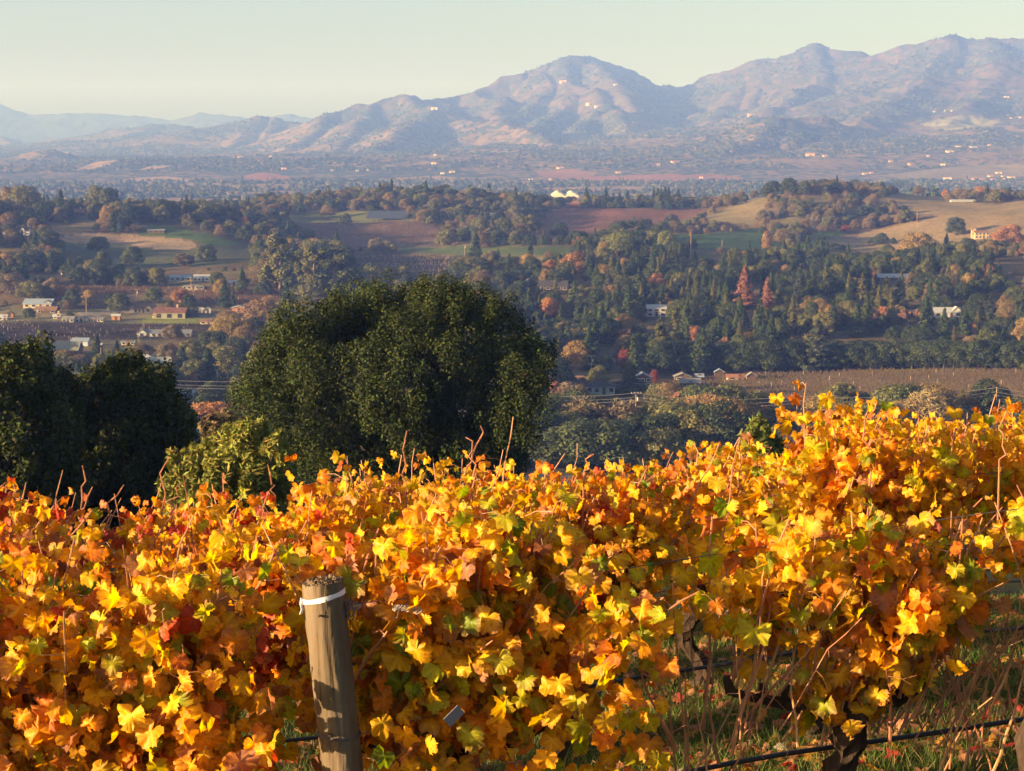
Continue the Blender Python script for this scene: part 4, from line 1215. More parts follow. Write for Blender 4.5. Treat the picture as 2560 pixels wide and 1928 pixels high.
# solar field on the slope behind the left vineyard
p = hit(968, 548, 600); kk = p[1] / F
e = empty("solar_array", tuple(p)); tag(e, "grid of dark solar panels on the slope above the brown vineyard", "solar array")
M_PANEL = pm("solar_glass", (0.05, 0.06, 0.085), 0.25)
for r_ in range(5):
    m = MB(); m.box((0, r_ * 6.0 - 9, 1.6 + r_ * 0.9), (100 * kk, 4.4, 0.12), 0.0, None, math.radians(20)); m.build("panel_row", M_PANEL, e)
    m = MB()
    for q in range(12): m.box((100 * kk * (q / 11 - .5) * .98, r_ * 6.0 - 9, 0.6 + r_ * .8), (0.15, 0.15, 3.0))
    m.build("support", ROOFM["grey"], e)
KEEP.append((915, 532, 1021, 552, p[1]))
# the great pale twin roofs far down the valley
e0_ = P(1412, 492, 3300); zb = H1(e0_[0], 3300)
e = empty("domed_hall", (e0_[0], 3300, zb)); tag(e, "huge sunlit cream building with two humped roofs far down the valley", "building")
M_HALL = pm("sunlit_cream_panels", (0.58, 0.50, 0.36), 0.6, 0.12, 0.05)
s0 = 3300 / F
top = e0_[2] - zb
m = MB(); m.box((0, 0, top / 2 - 1), (66 * s0, 30, top + 2 + 2 * s0)); m.build("wall", M_HALL, e)
for cx_, ww_ in ((-17, 34), (17, 34)):
    m = MB(); n_ = 9; pts = []
    for i in range(n_):
        t_ = i / (n_ - 1); xx = (cx_ + (t_ - .5) * ww_) * s0; zz = top + 2 * s0 + (9 * s0) * (math.sin(math.pi * t_) ** 1.3)
        pts += [(xx, -17, zz), (xx, 17, zz + 3)]
    m.add(pts + [(a, b, top - 1) for a, b, c in pts], [(2 * i, 2 * i + 2, 2 * i + 3, 2 * i + 1) for i in range(n_ - 1)] + [(2 * i + 2 * n_, 2 * i + 2 + 2 * n_, 2 * i + 2, 2 * i) for i in range(n_ - 1)])
    m.build("roof", M_HALL, e)
KEEP.append((1375, 474, 1450, 492, 3300))

# far houses on the mountain slopes
FARH = [(600, 396, 20, "cream", "white mansion on the far left slopes"), (710, 424, 16, "orange", "sunlit tan villa above the far pink field"), (748, 374, 12, "cream", "small tan house under the left crags"), (833, 428, 18, "white", "white house with two wings below the left crags"),
 (676, 393, 8, "cream", "tiny cream house beneath the far-left shadowed hill"), (893, 430, 10, "white", "little white house above the far woods, left"), (919, 428, 6, "white", "tiny white cottage right of the little white house"), (1088, 390, 9, "cream", "cream house among woods under the middle spur"), (1132, 388, 12, "white", "long white house under the middle spur"),
 (1085, 411, 16, "cream", "pair of cream houses on the lower middle spur"), (1106, 436, 12, "white", "white farmhouse left of the far barn"), (1130, 432, 18, "cream", "cream barn group above the far vineyards"), (1086, 273, 20, "cream", "cream mansion on the crest of the middle spur"), (1408, 206, 22, "orange", "tan house just below the great rocky peak"), (1539, 212, 12, "white", "white house in the shadow right of the peak"),
 (1475, 266, 24, "cream", "bright terrace wall on the lit spur, upper one"), (1495, 269, 20, "cream", "bright terrace wall on the lit spur, lower one"), (1612, 341, 7, "cream", "cream cottage alone in the big shadow"), (1327, 458, 14, "white", "white house above the far pink vineyard"), (1375, 456, 8, "cream", "cream cottage above the far pink vineyard"),
 (1400, 423, 22, "tan", "stone winery on the knoll with red vines"), (1545, 435, 16, "cream", "tan farm by the far red vineyard"), (1688, 408, 26, "orange", "orange-roofed long house on the right foothill"), (1646, 414, 10, "cream", "cream house left of the orange-roofed one"), (1753, 447, 12, "cream", "white tower-like house on the far knoll"),
 (1878, 290, 22, "orange", "tan ranch house high above the dark knoll"), (2025, 390, 28, "orange", "orange villa right of the big blue shadow"), (2062, 393, 14, "cream", "cream villa right of the orange villa"), (2226, 407, 12, "cream", "cream house left of the orange hillside villa"), (2278, 414, 20, "orange", "orange villa on the right slope"),
 (2178, 435, 12, "orange", "orange cottage near the far right woods"), (2162, 437, 16, "tan", "tan sheds near the far right woods"), (2320, 393, 10, "cream", "cream house in trees on the right slope"), (2374, 381, 24, "cream", "white villa, lower left of the hillside cluster"), (2396, 369, 20, "cream", "cream villa, top of the hillside cluster"), (2432, 371, 24, "white", "long white villa right of the hillside cluster"),
 (2473, 365, 10, "cream", "small house far right of the hillside cluster"), (2357, 414, 14, "white", "white house below the hillside cluster"), (2335, 283, 8, "cream", "cream house at the left end of the green shelf"), (2363, 281, 6, "white", "tiny white house on the green shelf"), (2380, 278, 7, "white", "small tower on the green shelf"), (2516, 247, 16, "cream", "cream mansion high on the right slope"), (2552, 296, 12, "cream", "cream house at the right edge"), (2528, 298, 10, "orange", "tan house near the right edge"),
 (2368, 460, 26, "cream", "long bright villa, left of the hillside village"), (2418, 458, 18, "orange", "orange house, left part of the hillside village"), (2432, 462, 12, "cream", "cream cottage low in the village"), (2458, 452, 14, "orange", "coral house in the middle of the village"), (2476, 443, 16, "cream", "cream house above the village middle"), (2496, 434, 20, "cream", "tallest bright house topping the village"), (2508, 443, 12, "cream", "pale house right under the topmost one"), (2528, 446, 22, "cream", "white gabled house at the right of the village"), (2480, 456, 20, "orange", "coral block in the village centre"), (2454, 465, 14, "orange", "reddish house at the foot of the village"), (2508, 460, 10, "cream", "cream house low at the village's right"), (2437, 449, 10, "cream", "small cream house at the village's upper left")]
fy_ = np.exp(np.linspace(math.log(4600), math.log(12500), 420))
def mhit(px, py):
    r = ray(px, py)
    X = r[0] / r[1] * fy_; Z = r[2] / r[1] * fy_
    k = np.nonzero(Z < mount_h(X, fy_))[0]
    return None if len(k) == 0 else fy_[k[0]]
M_WALLF = {"cream": pm("far_cream_wall", (0.46, 0.39, 0.28)), "white": pm("far_white_wall", (0.48, 0.465, 0.43)), "orange": pm("far_ochre_wall", (0.44, 0.27, 0.16)), "tan": pm("far_tan_wall", (0.5, 0.4, 0.28))}
for (px, py, w, c, lab) in FARH:
    D = mhit(px, py)
    if D is None: continue
    k = D / F; q = P(px, py, D)
    zg = float(mount_h(np.array([q[0]]), np.array([D]))[0])
    e = empty("hillside_villa", (q[0], D, zg), TR.random() * .5 - .25)
    tag(e, lab + ", far away", "house", "houses scattered over the far slopes")
    w_ = w * k * 0.8; h_ = max(3.5, min(7.0, w_ * 0.2))
    m = MB(); m.box((0, 0, h_ / 2 - 4), (w_, w_ * .45, h_ + 8)); m.box((-w_ * .22, -w_ * .2, h_ * .35 - 4), (w_ * .3, w_ * .4, h_ * .7 + 8.2)); m.build("wall", M_WALLF[c], e)
    gable(w_ * 1.0, w_ * .45, h_, h_ * .35, 0.8).build("roof", ROOFM["orange" if c != "white" else "grey"], e)

# ---------------------------------------------------------------- power poles and lines
M_POLE = plain("weathered_pole_wood", (0.26, 0.19, 0.13), 0.9, 0.25, 2.0)
M_WIRE = plain("aluminium_wire", (0.30, 0.29, 0.27), 0.5, 0.05, 1.0)
M_CERAM = plain("white_insulator", (0.6, 0.6, 0.58), 0.4)
def pole(px, pyb, hpx, label, arms=1, D=None, r=0.15, dmin=300):
    if D is None:
        p = hit(px, pyb, dmin)
        if p is None: return None
    else:
        q = P(px, pyb, D); p = np.array([q[0], D, H1(q[0], D)])
    hh = hpx / F * p[1]
    if D is not None:
        hh = P(px, pyb - hpx, D)[2] - p[2]
    e = empty("power_pole", tuple(p), 0.2); tag(e, label, "pole", "wooden power poles")
    m = MB(); m.tube([(0, 0, -1), (0, 0, hh / 2), (0, 0, hh)], [r * 1.25, r, r * .8], 8); m.build("post", M_POLE, e)
    for a in range(arms):
        z = hh - 0.35 - 2.6 * a
        m = MB(); m.box((0, -r - .05, z), (2.6, 0.13, 0.16)); ao = m.build("crossarm", M_POLE, e)
        m = MB()
        for x in (-1.2, -0.5, 0.5, 1.2): m.tube([(x, -r - .05, z + .08), (x, -r - .05, z + .34)], [.07, .05], 6)
        m.build("insulator", M_CERAM, ao)
    if arms:
        m = MB(); m.tube([(r + .25, 0, hh - 2.2), (r + .25, 0, hh - 1.3)], .2, 8); m.build("transformer", M_CERAM, e)
    KEEP.append((px - 3, pyb - hpx, px + 3, pyb - hpx * .3, p[1]))
    return e, p, hh
POLES = [(153, 704, 28, "pole among oaks above the dark vineyard strip, left one", 1), (310, 704, 18, "short pole at the edge of the shaded meadow", 0), (342, 756, 34, "pole with crossarm behind the cream farmhouse", 1), (216, 781, 42, "leaning tall pole in front of the golden-green oak", 0),
 (93, 795, 28, "pole in front of the cream house", 1), (192, 885, 45, "pole standing before the red farmhouse", 0), (253, 900, 32, "pole right of the red farmhouse lawn", 0), (478, 728, 34, "pole in front of the low cream building", 0),
 (655, 530, 24, "pole on the green slope of the middle ridge, leftmost", 0), (761, 523, 26, "pole on the crest of the middle ridge, second", 0), (782, 510, 18, "pole on the crest of the middle ridge, third", 0),
 (956, 621, 24, "pale pole with crossarm below the brown vineyard", 1), (996, 621, 18, "slender pole right of the one below the brown vineyard", 0), (1162, 652, 42, "dark pole by the road past the dark vines", 1), (1139, 668, 28, "pole left of the dark one by the road", 1), (1122, 680, 24, "third pole along the road past the dark vines", 0), (1097, 687, 18, "smallest pole along the road past the dark vines", 0),
 (1805, 622, 22, "white post on the golf course edge", 0), (2292, 570, 40, "lone pole on the grassy hill at right", 0),
 (1479, 930, 42, "pole with two crossarms beside the sunlit green tree", 2), (1605, 915, 30, "pole with crossarm above the two-storey brown house", 2)]
for px, pyb, h_, lab, ar in POLES:
    pole(px, pyb, h_, lab, ar)
# the line that crosses the valley below us
LD = 470
lp = []
for px, yt in ((-420, 935), (118, 922), (700, 950), (1210, 972), (1589, 980), (1991, 988), (2488, 967), (2950, 1000)):
    if px in (1589, 1991, 2488):
        r_ = pole(px, 1100, 1100 - yt, {1589: "pole carrying the wires across the thicket, left one", 1991: "pale pole carrying the wires across the vineyard field", 2488: "pole rising out of the dark oak at right"}[px], 0 if px != 1589 else 1, D=LD)
    lp.append(P(px, yt + 2, LD))
for wi, dz in enumerate((0.0, -1.1, -1.9)):
    m = MB()
    for a, b in zip(lp[:-1], lp[1:]):
        pts = []
        for t in np.linspace(0, 1, 13):
            q = a + (b - a) * t
            q = q + np.array([0, (wi - 1) * 0.5, dz - 1.2 * 4 * t * (1 - t)])
            pts.append(q)
        m.tube(pts, 0.035, 4, cap=False)
    tag(m.build("power_line", M_WIRE), ["top", "middle", "lowest"][wi] + " of the three pale wires crossing the valley", "wire", "wires crossing the valley")

# ---------------------------------------------------------------- vineyard fields seen from afar: rows of bare vines and stakes
M_VINEROW = foliage_mat("bare_vine_rows", 0.0, False, 0.0, 0.95, 0.05)
M_STAKE = plain("pale_stakes", (0.5, 0.42, 0.32), 0.8)
def vine_field(poly_i, spacing, along, label, stake_every=3, hgt=1.5, col=(0.15, 0.085, 0.05), step=1.5, d0=0, d1=9999, spx=1.0):
    nm, c, poly, dn, y0, y1 = FIELDS[poly_i]
    pl = np.array(poly, float)
    y0 = max(y0, d0); y1 = min(y1, d1)
    th = math.radians(along)
    u = np.array([math.cos(th), math.sin(th)]); v = np.array([-u[1], u[0]])
    rng = np.random.default_rng(poly_i)
    xs0 = (pl[:, 0].min() - 1280) / F * y1; xs1 = (pl[:, 0].max() - 1280) / F * y1
    cx, cyy = (xs0 + xs1) / 2, (y0 + y1) / 2
    R = max(xs1 - xs0, y1 - y0) * 0.75
    S_, T_ = np.meshgrid(np.arange(-R, R, step), np.arange(-R, R, spacing))
    S_ = S_ + rng.random(S_.shape) * .2
    X = cx + S_ * u[0] + T_ * v[0]; Y = cyy + S_ * u[1] + T_ * v[1]
    X = X.ravel(); Y = Y.ravel()
    k = (Y > y0) & (Y < y1) & (np.abs(X) < 0.36 * Y)
    X = X[k]; Y = Y[k]
    Z = height(X, Y)
    px, py = proj(X, Y, Z)
    k = inpoly(poly, px, py)
    X, Y, Z = X[k], Y[k], Z[k]
    n = len(X)
    if n == 0: return
    C = np.c_[X, Y, Z]
    Vs = []; 
    # each vine: a few twiggy slivers
    for q in range(4):
        dx = rng.normal(size=(n, 1)) * 0.55 * u[None]; 
        b0 = C + np.c_[dx * .2, np.full(n, 0.1)]
        t0 = C + np.c_[dx, hgt * (0.6 + 0.5 * rng.random(n))]
        w = np.c_[np.tile(u * 0.09, (n, 1)), np.zeros(n)]
        Vs.append(np.stack([b0 - w, b0 + w, t0 + w, t0 - w], 1).reshape(-1, 3))
    V = np.concatenate(Vs)
    cols = jcol(len(V) // 4, rng, .6, 1.4) * np.array(col)
    me = mk_mesh("vine_rows", V, np.arange(len(V)).reshape(-1, 4), M_VINEROW, cols)
    tag(link("vine_rows", me), label, "vines", kind="stuff")
    if stake_every:
        ks = rng.random(n) < 1.0 / stake_every
        P0 = C[ks]; m_ = len(P0)
        w = 0.05
        o = np.array([[-w, -w], [w, -w], [w, w], [-w, w]])
        V = np.concatenate([np.c_[P0[:, :2] + o[i], P0[:, 2] - .1] for i in range(4)] + [np.c_[P0[:, :2] + o[i], P0[:, 2] + hgt * 1.15] for i in range(4)])
        fc = []
        for i in range(4):
            j = (i + 1) % 4
            fc.append(np.c_[np.arange(m_) + i * m_, np.arange(m_) + j * m_, np.arange(m_) + (4 + j) * m_, np.arange(m_) + (4 + i) * m_])
        me = mk_mesh("vine_stakes", V, np.concatenate(fc), M_STAKE)
        tag(link("vine_stakes", me), "pale stakes standing in " + label.split(" in ")[-1], "stakes", kind="stuff")
FN = {f[0]: i for i, f in enumerate(FIELDS)}
vine_field(FN["r_vineyard"], 2.4, 4, "rows of leafless vines in the brown vineyard field at right", 60, 1.1, (0.13, 0.095, 0.06))
vine_field(FN["l_field_low"], 2.4, 78, "rows of leafless vines in the dark field below the cottages", 20, 1.1, (0.11, 0.08, 0.055))
vine_field(FN["l_strip"], 2.4, 10, "rows of leafless vines in the reddish strip behind the cottages", 20, 1.1, (0.12, 0.08, 0.055))
vine_field(FN["c_vineyard"], 2.6, 60, "rows of leafless vines in the brown vineyard on the middle slope", 0, 1.1, (0.19, 0.11, 0.08), 2.0)
vine_field(FN["c_darkvines"], 2.6, 70, "rows of vines in the shaded field behind the golden tree", 4, 1.3, (0.13, 0.09, 0.06), 2.0)
vine_field(FN["m_vineyard"], 2.6, 85, "rows of leafless vines in the red-brown vineyard by the skyline oaks", 0, 1.1, (0.22, 0.085, 0.06), 2.0)

# ---------------------------------------------------------------- woods
def blob_proto(name, seed, n, mat, h, w, cone=False, size=1.6):
    rng = np.random.default_rng(seed)
    d = unit(rng.normal(size=(n, 3))); d[:, 2] = np.abs(d[:, 2])
    if cone:
        z = rng.random(n) ** 1.3
        a = rng.random(n) * 6.283
        C = np.c_[np.cos(a) * w * (1 - z), np.sin(a) * w * (1 - z), z * h]
        d = np.c_[np.cos(a), np.sin(a), np.full(n, .5)]
    else:
        C = d * [w, w, h] * (0.8 + 0.25 * rng.random((n, 1)))
    V, Fq = leaf_quads(C, d + [0, 0, .1], size, rng, 1.0, 0.4)
    return bpy.data.objects.new(name, mk_mesh(name, V, Fq, mat, jcol(n, rng, .7, 1.3)))

def instancer(name, label, pts, rots, scl, idx, protos, cat):
    """one object that scatters copies of a few source plants over the given ground points"""
    col = bpy.data.collections.new(name + "_sources")
    for i, o in enumerate(protos):
        o.name = "%02d_" % i + name
        col.objects.link(o)
    me = bpy.data.meshes.new(name)
    me.vertices.add(len(pts))
    me.vertices.foreach_set("co", np.asarray(pts, np.float32).ravel())
    a = me.attributes.new("rz", 'FLOAT', 'POINT'); a.data.foreach_set("value", np.asarray(rots, np.float32))
    a = me.attributes.new("sc", 'FLOAT', 'POINT'); a.data.foreach_set("value", np.asarray(scl, np.float32))
    a = me.attributes.new("ix", 'INT', 'POINT'); a.data.foreach_set("value", np.asarray(idx, np.int32))
    o = link(name, me)
    ng = bpy.data.node_groups.new(name, 'GeometryNodeTree')
    ng.interface.new_socket("Geometry", in_out='INPUT', socket_type='NodeSocketGeometry')
    ng.interface.new_socket("Geometry", in_out='OUTPUT', socket_type='NodeSocketGeometry')
    gi = ng.nodes.new("NodeGroupInput"); go = ng.nodes.new("NodeGroupOutput")
    iop = ng.nodes.new("GeometryNodeInstanceOnPoints")
    ci = ng.nodes.new("GeometryNodeCollectionInfo")
    ci.inputs["Collection"].default_value = col
    ci.inputs["Separate Children"].default_value = True
    ci.inputs["Reset Children"].default_value = True
    def na(nm, tp):
        n = ng.nodes.new("GeometryNodeInputNamedAttribute"); n.data_type = tp; n.inputs[0].default_value = nm
        return n.outputs[0]
    iop.inputs["Pick Instance"].default_value = True
    ng.links.new(gi.outputs[0], iop.inputs["Points"])
    ng.links.new(ci.outputs[0], iop.inputs["Instance"])
    ng.links.new(na("ix", 'INT'), iop.inputs["Instance Index"])
    cx = ng.nodes.new("ShaderNodeCombineXYZ")
    ng.links.new(na("rz", 'FLOAT'), cx.inputs[2])
    ng.links.new(cx.outputs[0], iop.inputs["Rotation"])
    ng.links.new(na("sc", 'FLOAT'), iop.inputs["Scale"])
    ng.links.new(iop.outputs[0], go.inputs[0])
    md = o.modifiers.new("scatter", 'NODES'); md.node_group = ng
    tag(o, label, cat, kind="stuff")
    return o

def col_mat(base, nm, c, rand=0.3):
    """copy of a foliage material with the colour of one kind of tree in it"""
    m = base.copy(); m.name = nm
    nt = m.node_tree
    for n in nt.nodes:
        if n.type == 'MIX' and n.inputs[7].is_linked and n.inputs[7].links[0].from_node.type == 'OBJECT_INFO':
            nt.links.remove(n.inputs[7].links[0]); n.inputs[7].default_value = (*c, 1)
    return m

def src(kind, i, c, nm):
    cr, tk = PROTO[kind][i]
    base = M_TWIG if kind in ("brownoak", "bare") else M_LEAF
    me_ = cr.copy(); me_.materials.clear(); me_.materials.append(col_mat(base, nm, c))
    return bpy.data.objects.new(nm, me_)

frng = np.random.default_rng(77)
# species table: (kind, variant, colour, usual height)
SPEC = [("oak", 0, C_OAK, 11), ("oak", 1, C_DARK, 10), ("oak", 2, C_OLIVE, 12), ("oak", 3, C_DARK, 11), ("oak", 4, C_OLIVE, 10),
      ("brownoak", 0, C_BROWN, 10), ("brownoak", 1, C_GREY, 9), ("brownoak", 2, (0.16, 0.125, 0.075), 10),
      ("bare", 2, C_GREY, 10), ("bare", 0, C_PINK, 9),
      ("conifer", 0, C_CON, 17), ("conifer", 1, C_CON, 16), ("conifer", 2, C_OLIVE, 15), ("cedar", 1, C_BLUE, 15),
      ("maple", 0, C_ORANGE, 9), ("maple", 1, C_GOLD, 10), ("oak", 3, C_GOLD, 11), ("maple", 0, C_RUST, 8), ("shrub", 0, C_OAK, 3.5), ("shrub", 1, C_BROWN, 3)]
W_RIGHT = [18, 22, 8, 18, 5, 3, 3, 2, 2, 2, 13, 11, 8, 8, 0.9, 0.9, 1.6, 0.5, 3, 2]
W_LEFT = [24, 14, 14, 16, 10, 12, 8, 6, 2, 2, 3, 2, 2, 2, 1, 1.5, 2, 0.5, 8, 5]
W_RIDGE = [7, 5, 9, 4, 7, 24, 20, 20, 3, 0, 0.5, 0, 0, 0, 0.2, 0.3, 1, 0.3, 8, 8]
W_THICK = [16, 6, 22, 8, 22, 9, 5, 12, 5, 2, 0, 0, 1, 0, 0, 0.6, 2, 0.1, 8, 5]
W_CREST = [12, 12, 12, 10, 10, 15, 10, 12, 1, 0, 2, 1, 0, 1, .3, .3, 1, .2, 4, 4]
def sample_field(n, ymin, ymax, amax=0.36):
    Y = np.sqrt(frng.random(n) * (ymax ** 2 - ymin ** 2) + ymin ** 2)
    X = (frng.random(n) * 2 - 1) * amax * Y
    return X, Y
X, Y = sample_field(19000, 200, 1780)
Z = height(X, Y)
_, dens, _ = cover(X, Y, Z)
px, py = proj(X, Y, Z)
gap = fbm(X / 45, Y / 45, 3, 123)
open_ = np.where((px < 640) & (py < 760) & (py > 560), 0.0, -0.32)       # the left meadows are more open
open_ = np.where((px > 1850) & (py < 640), -0.25, open_)
open_ = np.where((px < 640) & (py >= 760) & (py < 900), -0.12, open_)
dens = dens * (gap > open_)
ok = (frng.random(len(X)) < dens) & ((Y > 390) | ((px < 800) & (Y > 230)))
X, Y, Z, px, py = X[ok], Y[ok], Z[ok], px[ok], py[ok]
sp = np.zeros(len(X), int)
def pick(mask, w):
    w = np.array(w, float)
    sp[mask] = frng.choice(len(SPEC), size=mask.sum(), p=w / w.sum())
pick(np.ones(len(X), bool), W_LEFT)
pick((px > 1230) & (py < 940), W_RIGHT)
pick((px > 1700) & (Y > 1240), W_RIDGE)
pick((px > 640) & (px < 1400) & (Y > 1250), W_CREST)
pick((px > 1150) & (py > 990), W_THICK)
hh = np.array([s[3] for s in SPEC])[sp] * (0.55 + 0.75 * frng.random(len(X)))
hh *= np.where((px > 1230) & (py < 940) & (Y < 1240), 0.76, 1.0)
hh *= np.where((Y > 1300) & (px < 640), 0.72, 1.0) * np.where((Y > 1240) & (px > 1700), 0.82, 1.0) * np.where(Y > 1350, 0.85, 1.0) * np.where((px < 640) & (py > 560), 0.82, 1.0)
rad = hh * np.where(np.array([s[0] in ("conifer", "cedar") for s in SPEC])[sp], 0.17, 0.42)
# the oak belt along the top of the right-hand vineyard
bx = []
for q in np.arange(1655, 2760, 13.0):
    p_ = hit(q + TR.random() * 6, 929 - 4 * TR.random() - (q > 1900) * 2, 300)
    if p_ is not None: bx.append(p_)
bx = np.array(bx)
keepm = np.ones(len(X), bool)
# respect the fields, houses and picked trees
for f in (0.45, 0.85):
    qx, qy = proj(X, Y, Z + hh * f)
    for (nm, c, poly, dn, d0, d1) in FIELDS:
        if dn > 0.2: continue
        m = inpoly(poly, qx, qy) & (frng.random(len(X)) < (0.93 if f < 0.6 else 0.75)) & ~((px > 1150) & (py > 1010))
        if nm in ("oak_lawn", "meadow"): m &= False
        keepm &= ~m
for (x0, y0, x1, y1, D) in KEEP:
    for f in (0.2, 0.55, 0.95):
        qx, qy = proj(X, Y, Z + hh * f)
        rp = rad / Y * F * (0.9 if f < 0.9 else 0.4)
        keepm &= ~((Y < D + 4) & (qx > x0 - rp) & (qx < x1 + rp) & (qy > y0 - 2) & (qy < y1 - (0.3 if x0 < 640 else 0.08) * (y1 - y0)))
for (x, y, r) in PLACED:
    keepm &= np.hypot(X - x, Y - y) > np.minimum(r, 6) * 0.8
# picked trees must not be hidden by nearer scattered ones
for t in PICK:
    p_ = hit(t[1], t[2], 300) if t[2] < 1045 else None
    if p_ is None: continue
    qx, qy = proj(X, Y, Z + hh * 0.8)
    hw = t[3] * 0.28 * t[6] * (0.6 if t[0] in ("conifer", "palm", "cypress") else 1)
    keepm &= ~((Y < p_[1]) & (qx > t[1] - hw) & (qx < t[1] + hw) & (qy > t[2] - t[3]) & (qy < t[2] - t[3] * 0.25))
# keep the window under the belt oaks open
keepm &= ~((px > 2130) & (px < 2420) & (py > 885) & (py < 935))
keepm &= ~((px > 1640) & (px < 2760) & (py > 932) & (py < 1012))
X, Y, Z, px, py, sp, hh = [q[keepm] for q in (X, Y, Z, px, py, sp, hh)]
# thin crowded ones
order = np.argsort(frng.random(len(X)))
cell = {}
kp = []
for i in order:
    g = (int(X[i] // 6.0), int(Y[i] // 6.0))
    if g in cell: continue
    cell[g] = 1; kp.append(i)
kp = np.array(kp)
X, Y, Z, px, py, sp, hh = [q[kp] for q in (X, Y, Z, px, py, sp, hh)]

ORD = ["first", "second", "third", "fourth", "fifth", "sixth", "seventh", "eighth", "ninth", "tenth", "eleventh", "twelfth", "thirteenth", "fourteenth", "fifteenth", "sixteenth", "seventeenth", "eighteenth", "nineteenth", "twentieth", "twenty-first", "twenty-second", "twenty-third", "twenty-fourth", "twenty-fifth", "twenty-sixth", "twenty-seventh", "twenty-eighth", "twenty-ninth", "thirtieth"]
REG = [("thicket beside the big dark oak", 1190, 1010, 1720, 1200, 22), ("thicket behind the tall vine shoots", 1720, 1010, 2560, 1200, 22),
       ("slope beneath the dark-roofed house", 1290, 735, 1560, 930, 22), ("slope around the white two-storey house", 1560, 700, 1720, 930, 18),
       ("slope with the rusty redwoods", 1720, 700, 2100, 925, 24), ("slope around the small white house", 2100, 735, 2560, 915, 24),
       ("knoll under the grassy hill", 2080, 640, 2560, 735, 16), ("wood just below the golf course", 1560, 600, 2080, 700, 18),
       ("between houses of the left valley", 0, 760, 640, 1040, 20), ("oak slope left of the eucalyptus", 0, 600, 660, 760, 20)]
used = np.zeros(len(X), bool)
app = hh / Y
KN = {"oak": "oak", "brownoak": "brown-leaved oak", "bare": "bare tree", "conifer": "conifer", "cedar": "spreading conifer", "maple": "autumn tree", "shrub": "bush"}
CN = {C_OAK: "green", C_DARK: "dark green", C_OLIVE: "olive", C_BROWN: "dull", C_GREY: "grey", C_CON: "dark", C_BLUE: "grey-green", C_ORANGE: "orange", C_GOLD: "golden", C_RUST: "rusty", C_PINK: "pinkish"}
qx, qy = proj(X, Y, Z + hh * 0.6)
for (ph, x0, y0, x1, y1, cnt) in REG:
    m = np.nonzero((qx > x0) & (qx < x1) & (qy > y0) & (qy < y1) & ~used & (sp < 18))[0]
    m = m[np.argsort(-app[m])][:cnt]
    m = m[np.argsort(qx[m])]
    for j, i in enumerate(m):
        used[i] = True
        k_, v_, c_, h_ = SPEC[sp[i]]
        lab = "%s %s, %s large one from left, %s" % (CN.get(c_, "tawny"), KN[k_], ORD[j], ph)
        put_tree(k_, X[i], Y[i], Z[i], hh[i], c_, lab, "trees, " + ph, var=v_)
for j, p_ in enumerate(bx):
    if j % 2 == 0:
        qx1, _ = proj(p_[0], p_[1], p_[2])
        i_ = j // 2
        side = "left" if i_ < 22 else "right"
        lab = "dark oak of the belt above the vineyard, %s from its %s end" % (ORD[i_] if i_ < 22 else ORD[max(0, len(bx) // 2 - i_)], side)
        put_tree("oak", p_[0], p_[1], p_[2], (58 + 22 * TR.random()) / F * p_[1], C_DARK if TR.random() < .7 else C_OAK, lab, "oaks of the belt above the vineyard", wid=1.1, var=5 if 2120 < qx1 < 2430 else None)
m = ~used
srcs = [src(s[0], s[1], s[2], "wood_%d" % i) for i, s in enumerate(SPEC)]
xs = np.r_[X[m], bx[1::2, 0]]; ys = np.r_[Y[m], bx[1::2, 1] + 9]
zs = height(xs, ys) - 0.1
spi = np.r_[sp[m], np.full(len(bx[1::2]), 3)]
sc = np.r_[hh[m], np.full(len(bx[1::2]), 9.0)] / np.array([PH[s[0]][s[1]] for s in SPEC])[spi]
instancer("woodland", "mixed oaks, conifers and bushes that cover the middle hills", np.c_[xs, ys, zs], frng.random(len(xs)) * 6.28, sc, spi, srcs, "woods")
print("WOOD", len(xs))
# far valley floor and mountain sides
FP = [("a", C_OAK, 4.5, 5, False), ("b", C_DARK, 5.5, 5, False), ("c", C_BROWN, 4.0, 4.5, False), ("d", C_CON, 10, 2.6, True), ("e", C_OLIVE, 5, 5, False)]
X, Y = sample_field(15000, 1790, 4700, 0.34)
Z = height(X, Y)
px, py = proj(X, Y, Z)
n2 = fbm(X / 420, Y / 260, 3, 74)
ok = (frng.random(len(X)) < np.where(n2 > 0.1, 0.06, 0.75)) & (Y < 4490)
for (x0, y0, x1, y1, D) in KEEP[-60:]:
    if D == 3300:
        qx, qy = proj(X, Y, Z + 10)
        ok &= ~((Y < D) & (qx > x0 - 6) & (qx < x1 + 6) & (qy < y1 - 1) & (qy > y0 - 20))
X, Y, Z = X[ok], Y[ok], Z[ok]
idx = frng.choice(5, size=len(X), p=[.34, .3, .16, .1, .1])
instancer("valley_woods", "hazy trees that cover the far valley floor", np.c_[X, Y, Z], frng.random(len(X)) * 6.28, 0.8 + 0.7 * frng.random(len(X)), idx,
          [blob_proto("f" + a, 300 + i, 150, col_mat(M_LEAF, "valley_tree_" + a, c), h_, w_, cn, 1.5) for i, (a, c, h_, w_, cn) in enumerate(FP)], "woods")
n = 46000
Ym = np.sqrt(frng.random(n) * (10500 ** 2 - 4550 ** 2) + 4550 ** 2); Xm = (frng.random(n) * 2 - 1) * 0.31 * Ym
Zm = np.zeros(n)
for i0 in range(0, n, 20000):
    Zm[i0:i0 + 20000] = mount_h(Xm[i0:i0 + 20000], Ym[i0:i0 + 20000])
v = fbm(Xm / 600, Ym / 600, 4, 91) * 0.9 + fbm(Xm / 160, Ym / 160, 3, 92) * 0.7
low = 1 - sstep(-40, 120, Zm)
pxm, pym = proj(Xm, Ym, Zm)
inF = np.zeros(n, bool)
for c, poly in MF: inF |= inpoly(poly, pxm, pym)
ok = (v + 0.32 * low + 0.25 * frng.normal(size=n) > 0.2) & ~inF & (Ym > 4900)
